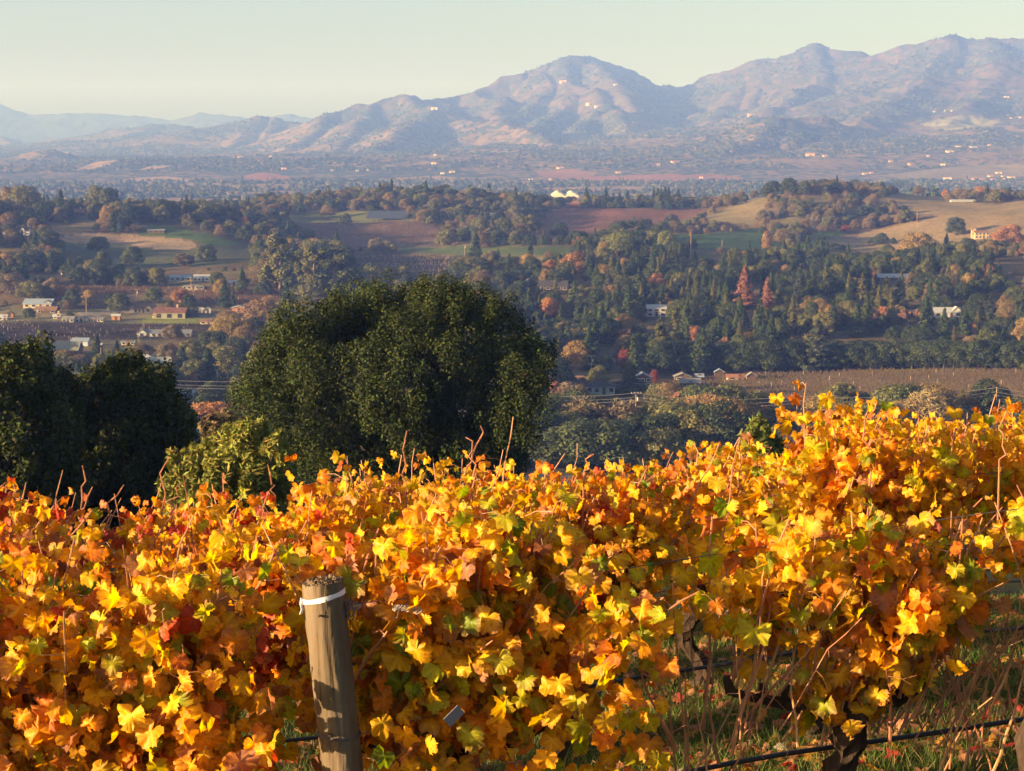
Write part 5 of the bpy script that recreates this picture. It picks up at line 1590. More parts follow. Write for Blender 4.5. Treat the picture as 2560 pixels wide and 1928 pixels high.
Xm, Ym, Zm = Xm[ok], Ym[ok], Zm[ok]
idx = frng.choice(4, size=len(Xm), p=[.4, .35, .2, .05])
instancer("mountain_woods", "dark scrub and trees dotted over the hazy mountains", np.c_[Xm, Ym, Zm], frng.random(len(Xm)) * 6.28, 0.55 + 0.75 * frng.random(len(Xm)), idx,
          [blob_proto("g" + a, 400 + i, 70, col_mat(M_LEAF, "mountain_tree_" + a, c), h_, w_, cn, 2.2) for i, (a, c, h_, w_, cn) in enumerate(FP[:4])], "woods")
print("MOUNT", len(Xm))
# ---------------------------------------------------------------- the dark oaks and bushes just below the vineyard
M_OAKLEAF = foliage_mat("live_oak_leaves", 0.2, True, 0.0, 0.7, 0.12)
def tuft_cloud(L, n, rng, nt):
    """leaves on small upright tufts that stand off the surface of each mass"""
    w = L[:, 3] ** 2
    T = []
    for l in L:
        m = max(5, int(nt * (l[3] / L[:, 3].mean()) ** 2))
        d = unit(rng.normal(size=(m, 3)) + [0, 0, 0.35])
        c = l[:3] + d * l[3:6] * (0.62 + 0.38 * rng.random((m, 1)))
        r = l[3] * (0.22 + 0.24 * rng.random((m, 1)))
        T.append(np.c_[c, r, r, r * (1.2 + 0.7 * rng.random((m, 1)))])
    T = np.concatenate(T)
    k = rng.choice(len(T), size=n, p=T[:, 3] ** 2 / (T[:, 3] ** 2).sum())
    d = unit(rng.normal(size=(n, 3)))
    rr = 1.0 - 0.55 * rng.random((n, 1)) ** 1.3 + 0.14 * np.abs(rng.normal(size=(n, 1)))
    return T[k, :3] + d * T[k, 3:6] * rr, d

def outline_tree(name, outline, D, depth, nl, nleaf, size, col, label, seed, rl=(38, 74), upright=1.25, base=None, spread=0.55, aspect=1.0, cat="tree", tufts=13, trunk_r=0.38):
    """crown made of leafy masses that fill the outline the tree has in the photograph, with its own depth"""
    rng = np.random.default_rng(seed)
    ol = np.array(outline, float)
    k = D / F
    x0, x1, y0, y1 = ol[:, 0].min(), ol[:, 0].max(), ol[:, 1].min(), ol[:, 1].max()
    cx = (x0 + x1) / 2
    lob = []
    # masses along the rim
    seg = np.linalg.norm(np.roll(ol, -1, 0) - ol, axis=1)
    per = seg.sum()
    nr = nl // 3
    cen = ol.mean(0)
    for i in range(nr):
        s = per * (i + rng.random() * .6) / nr
        j = 0
        while s > seg[j]: s -= seg[j]; j += 1
        p = ol[j] + (ol[(j + 1) % len(ol)] - ol[j]) * s / seg[j]
        r = rl[0] + (rl[1] - rl[0]) * rng.random() * 0.6
        d = cen - p; d /= np.linalg.norm(d)
        q = p + d * r * 0.95
        lob.append((q[0], q[1], rng.normal() * 0.35 * depth, r))
    while len(lob) < nl:
        cd = np.c_[x0 + (x1 - x0) * rng.random(10), y0 + (y1 - y0) * rng.random(10)]
        cd = cd[inpoly(ol, cd[:, 0], cd[:, 1])]
        if len(cd) == 0: continue
        have = np.array([(l[0], l[1]) for l in lob[-(nl // 2):]])
        p = cd[np.argmax(np.min(np.hypot(cd[:, None, 0] - have[None, :, 0], cd[:, None, 1] - have[None, :, 1]), 1))]
        if not inpoly(ol, np.array([p[0]]), np.array([p[1]]))[0]: continue
        dist = min(np.linalg.norm(ol - p, axis=1).min(), 999)
        r = rl[0] + (rl[1] - rl[0]) * rng.random()
        if dist < r * 0.8: continue
        f = min(1.0, dist / (0.42 * (x1 - x0)))
        bul = depth * math.sqrt(f)
        dd = -bul * (0.55 + 0.45 * rng.random()) if rng.random() < 0.62 else bul * rng.random()
        lob.append((p[0], p[1], dd, r))
    L = []
    for (a, b, dd, r) in lob:
        q = P(a, b, D + dd)
        rr = r * k
        L.append((q[0], q[1], q[2], rr, rr, rr * (upright + .2 * rng.random())))
    L = np.array(L)
    bx_ = P(cx if base is None else base, 1000, D)
    gz = H1(bx_[0], D)
    e = empty(name, (bx_[0], D, gz))
    tag(e, label, cat)
    o = np.array([bx_[0], D, gz])
    Lr = L.copy(); Lr[:, :3] -= o
    C, Nn = tuft_cloud(Lr, nleaf, rng, tufts)
    V, Fq = leaf_quads(C, Nn + [0, 0, .35], size, rng, aspect, spread)
    cv = 1 + 0.25 * fbm(C[:, 0] * .8 + seed, C[:, 2] * .8 + C[:, 1] * .5, 3, seed)
    cols = jcol(nleaf, rng, 0.6, 1.4, 4, 0.12) * np.repeat(cv, 4)[:, None] * np.array(col)
    cr = link("crown", mk_mesh("crown", V, Fq, M_OAKLEAF, cols), e)
    mb = MB()
    h = L[:, 2].max() - gz
    tp = np.array([0.2, 0, h * 0.28])
    mb.tube([(0, 0, -0.5), (0.05, 0, h * .1), tp], [trunk_r * 1.4, trunk_r, trunk_r * .85], 9, jit=.2, rng=rng)
    for l in Lr[rng.permutation(len(Lr))[:34]]:
        t = l[:3] + [0, 0, l[5] * .5]
        mid = tp + (t - tp) * .5 + rng.normal(size=3) * .35 + [0, 0, -.03 * h]
        mb.tube([tp - [0, 0, .2], tp + (mid - tp) * .5 + rng.normal(size=3) * .15, mid, mid + (t - mid) * .5 + rng.normal(size=3) * .2, t], [trunk_r * .5, trunk_r * .34, trunk_r * .2, trunk_r * .1, .02], 5)
    mb.build("trunk", M_BARK, e)
    return e
BIG = [(660, 1010), (650, 985), (625, 960), (618, 900), (640, 860), (665, 845), (680, 800), (735, 785), (765, 792), (775, 815), (790, 775), (830, 745), (905, 735), (935, 722), (1000, 716), (1018, 745), (1050, 728), (1110, 735), (1180, 735), (1225, 748), (1262, 775), (1300, 800), (1335, 830), (1362, 868), (1392, 905), (1397, 950), (1370, 965), (1378, 1005), (1345, 1010), (1340, 1070), (1325, 1110), (1330, 1150), (1290, 1200), (1200, 1235), (1000, 1240), (800, 1235), (720, 1200), (690, 1110), (640, 1085), (575, 1078), (558, 1040), (570, 1015), (610, 1008)]
outline_tree("live_oak", BIG, 90, 6.5, 130, 250000, 0.066, (0.036, 0.051, 0.013), "big dark evergreen oak with billowing crown behind the middle of the vineyard", 3, rl=(44, 74), upright=1.3, tufts=15)
LB = [(175, 1010), (195, 960), (225, 935), (262, 912), (310, 900), (365, 902), (405, 925), (425, 965), (450, 985), (462, 1020), (478, 1075), (505, 1110), (520, 1150), (490, 1180), (430, 1210), (420, 1290), (300, 1320), (160, 1320)]
outline_tree("live_oak", LB, 64, 4.5, 80, 110000, 0.068, (0.043, 0.056, 0.015), "dark oak with sunlit top left of the big one, its base in shade", 4, rl=(42, 66))
LA = [(-330, 1330), (-340, 1000), (-260, 900), (-120, 870), (-40, 885), (30, 890), (60, 868), (100, 880), (140, 905), (180, 960), (205, 1010), (215, 1100), (200, 1330)]
outline_tree("live_oak", LA, 60, 4.5, 90, 120000, 0.066, (0.043, 0.056, 0.015), "dark oak cut by the left edge of the view", 6, rl=(42, 70))
WI = [(440, 1330), (425, 1240), (450, 1160), (500, 1120), (540, 1095), (600, 1098), (650, 1090), (700, 1115), (735, 1160), (745, 1230), (720, 1330)]
outline_tree("willow_bush", WI, 46, 2.0, 50, 60000, 0.04, (0.18, 0.18, 0.035), "yellow-green feathery bush between the dark oaks", 7, rl=(30, 50), upright=1.6, aspect=2.6, spread=1.0, cat="bush", trunk_r=0.12)
WI2 = [(500, 1110), (510, 1075), (550, 1060), (600, 1062), (640, 1085), (650, 1140), (520, 1160)]
outline_tree("bush", WI2, 58, 1.5, 20, 9000, 0.06, (0.17, 0.13, 0.07), "brownish bush rising behind the yellow-green one", 8, rl=(24, 38), upright=1.3, aspect=2.0, cat="bush", trunk_r=0.1)
WI3 = [(1840, 1240), (1845, 1130), (1870, 1085), (1900, 1065), (1935, 1080), (1960, 1120), (1970, 1240)]
outline_tree("willow_bush", WI3, 48, 1.2, 22, 16000, 0.04, (0.13, 0.15, 0.035), "green feathery bush behind the vines, left of the tallest shoot", 9, rl=(24, 38), upright=1.6, aspect=2.6, spread=1.0, cat="bush", trunk_r=0.1)
for x_, y_, h_, lb in ((-37, 55, 9.6, "unseen oak added left of the view to shade the dark oaks"), (-32, 66, 8.8, "second unseen oak added left of the view for shade, beyond the first"), (-44, 62, 10.5, "tallest unseen oak added left of the view for shade, behind the other two")):
    put_tree("oak", x_, y_, H1(x_, y_), h_, C_DARK, lb, var=4, wid=1.2)  # oaks added out of view, placed and sized to shade the left oaks
# ---------------------------------------------------------------- the vineyard in front of us
def leaf_mat():
    m, nt, b = new_mat("grape_leaf")
    c = attr(nt).outputs["Color"]
    n1 = noise(nt, 38.0, 4, 0.65)
    spots = ramp(nt, n1, [(0.30, (0.30, 0.14, 0.08)), (0.42, (0.95, 0.92, 0.9)), (0.62, (1.0, 1.0, 1.0)), (0.78, (1.12, 1.12, 1.05))])
    c = mixc(nt, 0.85, c, spots, 'MULTIPLY')
    n2 = noise(nt, 260.0, 2, 0.5)
    f2 = ramp(nt, n2, [(0.34, (0.45, 0.3, 0.2)), (0.40, (1, 1, 1))])
    c = mixc(nt, 0.35, c, f2, 'MULTIPLY')
    v = attr(nt, "vein").outputs["Fac"]
    vr = ramp(nt, v, [(0.0, 1.0), (0.035, 0.7), (0.06, 0.0)])
    cv = mixc(nt, 1.0, c, (1.25, 1.35, 1.05), 'MULTIPLY')
    c = mixc(nt, vr, c, cv)
    nt.links.new(c, b.inputs["Base Color"])
    b.inputs["Roughness"].default_value = 0.48
    b.inputs["Specular IOR Level"].default_value = 0.32
    bp = nt.nodes.new("ShaderNodeBump"); bp.inputs["Strength"].default_value = 0.5; bp.inputs["Distance"].default_value = 0.004
    n3 = noise(nt, 90.0, 3, 0.55)
    nt.links.new(n3, bp.inputs["Height"]); nt.links.new(bp.outputs[0], b.inputs["Normal"])
    t = nt.nodes.new("ShaderNodeBsdfTranslucent")
    sat = nt.nodes.new("ShaderNodeHueSaturation"); sat.inputs["Saturation"].default_value = 1.15; sat.inputs["Value"].default_value = 1.15
    nt.links.new(c, sat.inputs["Color"]); nt.links.new(sat.outputs[0], t.inputs[0])
    mx = nt.nodes.new("ShaderNodeMixShader"); mx.inputs[0].default_value = 0.54
    nt.links.new(b.outputs[0], mx.inputs[1]); nt.links.new(t.outputs[0], mx.inputs[2])
    nt.links.new(mx.outputs[0], nt.nodes["Material Output"].inputs[0])
    return m
M_GLEAF = leaf_mat()
M_CANE = plain("vine_cane_bark", (0.33, 0.145, 0.075), 0.55, 0.3, 30.0, 0.3, 0.3, (1, 1, 0.3))
M_CANE2 = plain("straw_cane_bark", (0.36, 0.20, 0.09), 0.55, 0.3, 30.0, 0.3, 0.3, (1, 1, 0.3))
M_VTRUNK = plain("old_vine_bark", (0.042, 0.029, 0.021), 0.95, 0.5, 22.0, 1.0, 0.05, (1, 1, 0.22))

def leaf_template(seed, detail=True):
    """five-lobed, toothed grape leaf; petiole at the origin, tip along -y, face along +z; unit radius about 1"""
    rng = np.random.default_rng(seed)
    key = [(0, 1.0), (9, .92), (24, .84), (33, .70), (44, .84), (56, .96), (70, .88), (84, .74), (98, .80), (112, .86), (130, .76), (150, .66), (166, .55), (176, .10)]
    A = [k[0] for k in key]; Rr = [k[1] for k in key]
    n = 23 if detail else 11
    ang = np.linspace(0, 176, n)
    if not detail: ang = np.array([0, 12, 33, 45, 60, 75, 88, 112, 140, 164, 176])
    r = np.interp(ang, A, Rr)
    if detail: r = r * (1 + 0.034 * np.where(np.arange(n) % 2 == 0, 1, -1) * (ang > 3) * (ang < 170))
    r = r * (1 + 0.03 * rng.normal(size=n))
    rL = r * (1 + 0.04 * rng.normal(size=n))
    a_all = np.r_[-ang[::-1], ang[1:]]
    r_all = np.r_[rL[::-1], r[1:]]
    th = np.radians(a_all)
    P2 = np.c_[np.sin(th) * r_all, -np.cos(th) * r_all]
    P2 *= 0.62; 
    m = len(P2)
    if detail:
        mid = P2 * 0.52
        V2 = np.r_[[[0, 0]], mid, P2]
    else:
        V2 = np.r_[[[0, 0]], P2]
    T = []
    if detail:
        for i in range(m - 1):
            T += [(0, 1 + i, 2 + i), (1 + i, 1 + m + i, 2 + m + i), (1 + i, 2 + m + i, 2 + i)]
    else:
        for i in range(m - 1): T.append((0, 1 + i, 2 + i))
    x, y = V2[:, 0], V2[:, 1]
    rr = np.hypot(x, y)
    tha = np.arctan2(x, -y)
    c1, c2, c3 = rng.normal(size=3)
    z = -0.55 * (0.5 + abs(c1)) * rr ** 2 + 0.22 * np.cos(3 * tha + c2) * rr + 0.34 * (0.3 + 0.7 * rng.random()) * np.abs(x) + 0.12 * np.sin(7 * tha + c3 * 3) * rr ** 2
    z += 0.05 * rng.normal(size=len(z)) * (rr > .4)
    V = np.c_[x, y, z]
    # nearness to one of the five main veins
    va = np.radians([0, 52, -52, 108, -108])
    dv = np.min([np.abs(rr * np.sin(np.clip(tha - a, -1.5, 1.5))) for a in va], 0)
    edge = np.clip((rr - 0.25) / 0.4, 0, 1)
    return V, np.array(T), dv, edge
LT = [leaf_template(i) for i in range(6)]
LTL = [leaf_template(i + 20, False) for i in range(5)]
PAL = {"y": [(0.76, 0.42, 0.012), (0.78, 0.37, 0.014), (0.68, 0.42, 0.015)], "g": [(0.42, 0.42, 0.02), (0.20, 0.26, 0.015), (0.50, 0.44, 0.02)],
       "o": [(0.70, 0.24, 0.014), (0.62, 0.18, 0.018), (0.74, 0.33, 0.016)], "r": [(0.42, 0.035, 0.02), (0.30, 0.045, 0.02), (0.50, 0.07, 0.02)],
       "b": [(0.28, 0.10, 0.035), (0.45, 0.21, 0.10), (0.36, 0.15, 0.06)]}

def leaves_mesh(name, pos, nrm, tip, size, cols, ecols, rng, lod=0):
    """join leaves into one mesh"""
    tpl = LT if lod == 0 else LTL
    Vs, Ts, Cs, Dv = [], [], [], []
    off = 0
    k = rng.integers(0, len(tpl), len(pos))
    for t in range(len(tpl)):
        m = k == t
        if not m.any(): continue
        V, T, dv, ed = tpl[t]
        p, n_, tp, s, c, ec = pos[m], unit(nrm[m]), tip[m], size[m], cols[m], ecols[m]
        tp = unit(tp - (tp * n_).sum(1, keepdims=True) * n_)
        bx = np.cross(tp, n_)
        cur = (0.5 + 1.5 * rng.random((len(p), 1, 1)) ** 1.3)
        W = p[:, None] + s[:, None, None] * (bx[:, None] * V[None, :, 0:1] - tp[:, None] * V[None, :, 1:2] + n_[:, None] * V[None, :, 2:3] * cur)
        cc = c[:, None] * (1 - ed[None, :, None]) + ec[:, None] * ed[None, :, None]
        nv = len(V)
        Vs.append(W.reshape(-1, 3)); Cs.append(cc.reshape(-1, 3)); Dv.append(np.tile(dv, len(p)))
        Ts.append((T[None] + (np.arange(len(p)) * nv)[:, None, None]).reshape(-1, 3) + off)
        off += nv * len(p)
    return mk_mesh(name, np.concatenate(Vs), np.concatenate(Ts), M_GLEAF, np.concatenate(Cs), fl={"vein": np.concatenate(Dv)}, smooth=lod == 0)

ROWA = math.radians(10)
RU = np.array([math.cos(ROWA), math.sin(ROWA)]); RN = np.array([-RU[1], RU[0]])
R0 = np.array([-0.556, 6.12])
def rowpt(row, t, side=0.0):
    """point t metres along row number row (0 nearest); rows 2.2 m apart"""
    return R0 + RN * (2.2 * row + side) + RU * t
SIL = np.array([(-400, 1220), (0, 1215), (100, 1225), (160, 1205), (215, 1190), (260, 1235), (330, 1262), (420, 1262), (500, 1255), (560, 1235), (640, 1215), (740, 1212), (860, 1208), (950, 1190), (1000, 1160), (1050, 1125), (1110, 1092), (1160, 1110), (1200, 1165), (1260, 1175), (1330, 1165), (1400, 1195), (1500, 1165), (1600, 1150), (1700, 1115), (1800, 1095), (1900, 1125), (1960, 1110), (2000, 1025), (2050, 978), (2085, 1000), (2115, 1075), (2180, 1050), (2280, 1030), (2400, 1035), (2460, 1085), (2520, 1060), (2560, 1010), (2960, 1000)], float)
SILA = np.array([(-400, 1400), (0, 1400), (300, 1385), (600, 1330), (800, 1310), (1000, 1285), (1300, 1250), (1600, 1240), (1900, 1270), (2200, 1310), (2560, 1290), (2960, 1280)], float)
def sight_z(px, py, D):
    return P(px, py, D)[2]

def palette_for(row, x, D, rng, n, hgt):
    px = 1280 + F * x / D
    w = np.tile(np.array([.58, .13, .19, .01, .09]), (n, 1))      # y g o r b
    nz = fbm(px / 170 + row * 9.1, hgt * 2.2 + row * 3.3, 2, 500)
    w[:, 1] += np.clip(nz, 0, 1) * 0.35
    w[:, 2] += np.clip(-nz, 0, 1) * 0.6
    if row >= 1:
        red = np.clip((900 - px) / 300, 0, 1)
        w[:, 3] += 0.36 * red; w[:, 2] += 0.50 * red; w[:, 1] *= (1 - red * .8)
        mid = np.exp(-((px - 1480) / 110) ** 2)
        w[:, 3] += 0.22 * mid
        right = np.clip((px - 1700) / 300, 0, 1)
        w[:, 0] += 0.5 * right
    else:
        w[:, 0] += 0.22; w[:, 2] *= 0.85; w[:, 1] += 0.06
        ru = np.clip((px - 1450) / 200, 0, 1) * np.clip((2000 - px) / 200, 0, 1)
        w[:, 1] += ru * 0.25
    w /= w.sum(1, keepdims=True)
    cum = w.cumsum(1)
    pick_ = (rng.random((n, 1)) > cum).sum(1).clip(0, 4)
    keys = "ygorb"
    out = np.zeros((n, 3)); ec = np.zeros((n, 3))
    for i in range(n):
        c = PAL[keys[pick_[i]]]
        c = np.array(c[rng.integers(0, 3)])
        out[i] = c
        q = rng.random()
        if q < 0.33: e_ = c
        elif q < 0.62: e_ = np.array(PAL["o"][rng.integers(0, 3)]) * .5 + c * .5
        elif q < 0.88: e_ = np.array(PAL["b"][rng.integers(0, 3)])
        else: e_ = np.array(PAL["y"][0]) * .6 + c * .4
        ec[i] = e_
    v = 0.75 + 0.5 * rng.random((n, 1))
    return out * v, ec * v

VC = [0]
def grapevine(row, t, rng, ncane, label, lod=0, low=0.5, dens=1.0):
    x, y = rowpt(row, t)
    g = H1(x, y)
    e = empty("grapevine", (x, y, g))
    tag(e, label, "grapevine", "grapevines in the row, " + ["nearest", "second", "third", "fourth", "fifth", "sixth"][row] + " from us")
    o = np.array([x, y, g])
    # old trunk and the two gnarled arms along the wire
    tb = MB()
    hb = 0.56 + 0.12 * rng.random()
    pts = [np.array([0, 0, -0.1])]
    NT = 16
    wob = rng.normal(size=(4, 2)) * 0.03
    for s in range(1, NT + 1):
        f_ = s / NT
        w_ = sum(wob[q_] * math.sin((q_ + 1) * 2.1 * f_ + q_) for q_ in range(4))
        pts.append(np.array([w_[0], w_[1], hb * f_]))
    seg = 12 if lod == 0 else 7
    tb.tube(pts, [.040 + .014 * abs(math.cos(3.14 * f_ / NT)) + .007 * rng.normal() for f_ in range(NT + 1)], seg, jit=.55, rng=rng)
    tb.tube([pts[-1] - [0, 0, .05], pts[-1] + [0.02, 0, .03], pts[-1] + [0, .01, .08]], [.045, .052, .02], seg, jit=.6, rng=rng)
    spurs = []
    for sg in (-1, 1):
        ar = [pts[-1]]
        for s in range(1, 5):
            q = sg * 0.085 * s
            ar.append(np.array([RU[0] * q, RU[1] * q, hb + 0.03 + 0.022 * s + rng.normal() * .02]) + [rng.normal() * .015, rng.normal() * .015, 0])
            spurs.append(ar[-1])
        tb.tube(ar, [.030, .024, .020, .021, .013], seg - 3, jit=.8, rng=rng)
        for p_ in ar[1:]:
            tb.tube([p_, p_ + [rng.normal() * .015, rng.normal() * .015, .06]], [.02, .014], 6, jit=.5, rng=rng)
    tb.build("trunk", M_VTRUNK, e, smooth=False)
    Lp, Ln, Lt, Ls, Lh = [], [], [], [], []
    for c in range(ncane):
        sp_ = spurs[rng.integers(0, len(spurs))] if rng.random() < .8 else pts[-1]
        base = sp_ + np.array([0, 0, .03])
        wx, wy = x + base[0], y + base[1]
        px_, _ = proj(wx, wy, g + 1.3)
        px_ = float(px_)
        if row == 0: sil = np.interp(px_, SILA[:, 0], SILA[:, 1])
        else: sil = np.interp(px_, SIL[:, 0], SIL[:, 1])
        # canes lean to the right, along the row, and a little outwards
        lean = (0.15 if px_ > 1300 else 0.0) + float(np.clip(0.3 * rng.normal(), -.5, .5))
        side = rng.normal() * 0.20
        d = np.array([RU[0] * lean + RN[0] * side, RU[1] * lean + RN[1] * side, 1.0])
        zt = sight_z(px_ + 30, sil, wy) - g - base[2]
        Lc = np.clip(zt, 0.45, 1.35) * (0.62 + 0.42 * rng.random() ** 0.7)
        if row >= 1: Lc = float(np.clip(zt, .4, 1.75)) * (0.72 + 0.30 * rng.random() ** .7)
        bare = rng.random() < (0.07 if row else 0.02)
        nseg = 10
        cp_ = [base]
        dd = unit(d)
        for s in range(nseg):
            dd = unit(dd + rng.normal(size=3) * [.13, .12, .06] + [0.0, 0, 0.03] + RU.tolist().__add__([0]) * np.array([.02, .02, 0]))
            cp_.append(cp_[-1] + dd * Lc / nseg * (1.06))
        if bare:
            for s in range(2): cp_.append(cp_[-1] + unit(dd + rng.normal(size=3) * .1) * 0.10)
        cp_ = np.array(cp_)
        r0 = 0.0040 + 0.0022 * rng.random()
        cb = MB()
        cb.tube(cp_, np.linspace(r0, r0 * .45, len(cp_)) * (1 + .22 * (np.arange(len(cp_)) % 2)), 5 if lod == 0 else 4, cap=False)
        nn_ = int((10 + 5 * rng.random()) * Lc * dens * (4.0 if lod == 0 else 3.3)) + 4
        for j in range(nn_):
            f = (j + rng.random()) / nn_
            hfrac = f
            ii = f * (nseg - 0.01); i0 = int(ii); q = cp_[i0] + (cp_[i0 + 1] - cp_[i0]) * (ii - i0)
            zz = q[2]
            # the lower canes have lost most of their leaves, most of all on the right
            bare_h = low + (0.40 if (px_ > 1750 and row == 0) else 0.28 if (px_ > 1100 and row == 0) else (0.12 if px_ > 1300 else -0.1) if row else 0)
            if zz < bare_h and rng.random() < 0.82: continue
            a = rng.random() * 6.283
            off_ = np.array([math.cos(a), math.sin(a), 0.2 * rng.normal()]) * (0.04 + 0.13 * rng.random())
            pp = q + off_
            if rng.random() < .25:
                cb.tube([q, q + off_ * .5 + [0, 0, .015], pp], [.0018, .0014, .0012], 3, (1, 1, 1), cap=False)
            Lp.append(pp); Lh.append(zz)
            ca = rng.normal() * .9 - 1.57
            az = np.array([math.cos(ca), math.sin(ca), 0.35 + 0.5 * rng.normal()])
            Ln.append(az)
            Lt.append(np.array([rng.normal() * .45, rng.normal() * .3, -1.0]))
            Ls.append((0.072 + 0.055 * rng.random()) * (1.15 if row == 0 else 1.0) * (0.75 if f > .85 else 1.0))
        # drooping side shoots that fill the lower wall of leaves on the left
        cb.build("cane", M_CANE if rng.random() < .65 else M_CANE2, e)
    if row == 0 and x < -0.2:
        for j in range(int(420 * dens)):
            q = np.array([RU[0], RU[1], 0]) * rng.uniform(-.75, .75) + np.array([RN[0], RN[1], 0]) * (-0.12 + .12 * rng.normal())
            q[2] = 0.45 + 0.65 * rng.random()
            Lp.append(q); Lh.append(q[2])
            ca = rng.normal() * .8 - 1.57
            Ln.append(np.array([math.cos(ca), math.sin(ca), .35 + .4 * rng.normal()])); Lt.append(np.array([rng.normal() * .4, rng.normal() * .3, -1])); Ls.append(.075 + .05 * rng.random())
    if row == 0 and x > -0.2:
        # a thicket of leafless shoots under the wall of leaves
        for j in range(84):
            b_ = np.array([RU[0], RU[1], 0]) * rng.uniform(-.62, .62) + np.array([RN[0], RN[1], 0]) * rng.normal() * .07
            b_[2] = hb + rng.uniform(-.10, .12) if abs(b_[0]) < .36 else hb - rng.uniform(.0, .3)
            le = 0.3 + 0.45 * rng.random(); dd = unit(np.array([0.2 + float(np.clip(.3 * rng.normal(), -.5, .5)), .12 * rng.normal(), 1.0]))
            cc_ = [b_]
            for s in range(6):
                dd = unit(dd + rng.normal(size=3) * .12); cc_.append(cc_[-1] + dd * le / 6)
            cb = MB(); r0 = .0030 + .0034 * rng.random()
            cb.tube(cc_, np.linspace(r0, r0 * .5, 7), 5, cap=False)
            for q_ in range(2):
                k0 = cc_[rng.integers(1, 6)]; e1 = k0 + rng.normal(size=3) * [.06, .04, .05]
                cb.tube([k0, (k0 + e1) / 2 + [0, 0, .012], e1], [.0018, .0014, .001], 3, cap=False)
            cb.build("cane", M_CANE if rng.random() < .5 else M_CANE2, e)
    if row == 0 and Lp:      # nothing hangs in front of the wooden post
        qx_, qy_ = proj(np.array(Lp)[:, 0] + x, np.array(Lp)[:, 1] + y, np.array(Lp)[:, 2] + g)
        kk_ = ~((qx_ > 690) & (qx_ < 950) & (qy_ > 1400) & (np.array(Lp)[:, 1] + y < 6.07))
        Lp, Ln, Lt, Ls, Lh = [[v_ for v_, q_ in zip(L_, kk_) if q_] for L_ in (Lp, Ln, Lt, Ls, Lh)]
    if Lp:
        Lp = np.array(Lp); n = len(Lp)
        xs_ = Lp[:, 0] + x; ys_ = Lp[:, 1] + y
        c, ec = palette_for(row, xs_, ys_, rng, n, np.array(Lh))
        me = leaves_mesh("foliage", Lp, np.array(Ln), np.array(Lt), np.array(Ls) * (0.58 + 0.32 * rng.random(n)), c, ec, rng, lod)
        link("foliage", me, e)
    GV.append((row, x, y, g, e))
    return e

GV = []
vr = np.random.default_rng(2024)
ROWN = ["nearest row", "second row", "third row", "fourth row", "fifth row"]
LOOK = ["yellow and green leaves", "red and orange leaves", "orange and red leaves", "yellow and orange leaves", "golden leaves"]
for row, (t0, dt, n, ncane, lod) in enumerate(((-2.1, 1.24, 6, 40, 0), (-3.0, 1.3, 8, 34, 0), (-3.6, 1.35, 9, 24, 1), (-4.3, 1.4, 10, 22, 1), (-5.0, 1.5, 10, 20, 1))):
    for i in range(n):
        t = t0 + dt * i + (0.3 * row) + vr.normal() * 0.05
        x_, y_ = rowpt(row, t)
        pxx = 1280 + F * x_ / y_
        look = ("red and orange leaves" if pxx < 800 else "yellow leaves") if row else ("yellow and green leaves" if pxx < 1500 else "golden leaves over bare canes")
        grapevine(row, t, vr, ncane, "grapevine with %s, %s from the left in the %s" % (look, ORD[i], ROWN[row]), lod, dens=1.0)

# the tall bare shoots that stand up against the dark trees
for (pxa, pya, pxb, pyb, rw) in ((408, 1420, 412, 1140, 1), (418, 1300, 446, 1215, 1), (205, 1330, 214, 1168, 1), (243, 1380, 302, 1212, 1), (0, 1400, 74, 1202, 1), (150, 1340, 228, 1220, 1), (360, 1330, 350, 1245, 2), (1015, 1200, 1008, 1085, 1), (1178, 1200, 1172, 1098, 1), (1165, 1190, 1206, 1072, 1), (690, 1240, 672, 1170, 2), (1455, 1200, 1470, 1130, 1), (2170, 1150, 2168, 1040, 1), (2500, 1150, 2520, 1020, 1)):
    Dr = 8.45 if rw == 1 else 10.7
    a_, b_ = P(pxa, pya, Dr), P(pxb, pyb, Dr)
    v_ = min([q for q in GV if q[0] == rw], key=lambda q: abs(q[1] - a_[0]))
    o_ = np.array([v_[1], v_[2], v_[3]])
    pts = [a_ - o_ - [0, 0, .35]] + [a_ + (b_ - a_) * s - o_ + vr.normal(size=3) * .013 for s in np.linspace(0, 1, 7)]
    m = MB(); m.tube(pts, np.array([.0048, .0042, .0054, .0038, .0048, .0034, .0038, .0024]), 5)
    m.build("cane", M_CANE, v_[4])

# ---- wooden end post with its tape, wires and hose
def post_mat():
    m, nt, b = new_mat("weathered_post_wood")
    g = noise(nt, 26.0, 6, 0.7, vecscale=(1, 1, 0.06))
    g2 = noise(nt, 9.0, 4, 0.6, vecscale=(1, 1, 0.25))
    c = ramp(nt, g, [(0.28, (0.035, 0.024, 0.014)), (0.42, (0.13, 0.10, 0.065)), (0.62, (0.155, 0.13, 0.095)), (0.8, (0.21, 0.185, 0.145))])
    c = mixc(nt, 0.5, c, ramp(nt, g2, [(0.3, (0.5, 0.55, 0.45)), (0.7, (1.2, 1.1, 1.0))]), 'MULTIPLY')
    nt.links.new(c, b.inputs["Base Color"]); b.inputs["Roughness"].default_value = 0.95
    b.inputs["Specular IOR Level"].default_value = 0.1
    bp = nt.nodes.new("ShaderNodeBump"); bp.inputs["Strength"].default_value = 1.0; bp.inputs["Distance"].default_value = 0.006
    nt.links.new(g, bp.inputs["Height"]); nt.links.new(bp.outputs[0], b.inputs["Normal"])
    return m
M_POSTW = post_mat()
M_ENDG = plain("post_end_grain", (0.17, 0.12, 0.075), 0.98, 0.75, 60.0, 1.0, 0.05)
M_TAPE = plain("white_plastic_tape", (0.72, 0.74, 0.80), 0.4, 0.04, 20, 0, 0.4)
M_STEEL = plain("galvanised_wire", (0.10, 0.09, 0.085), 0.5, 0.3, 40, 0, 0.5)
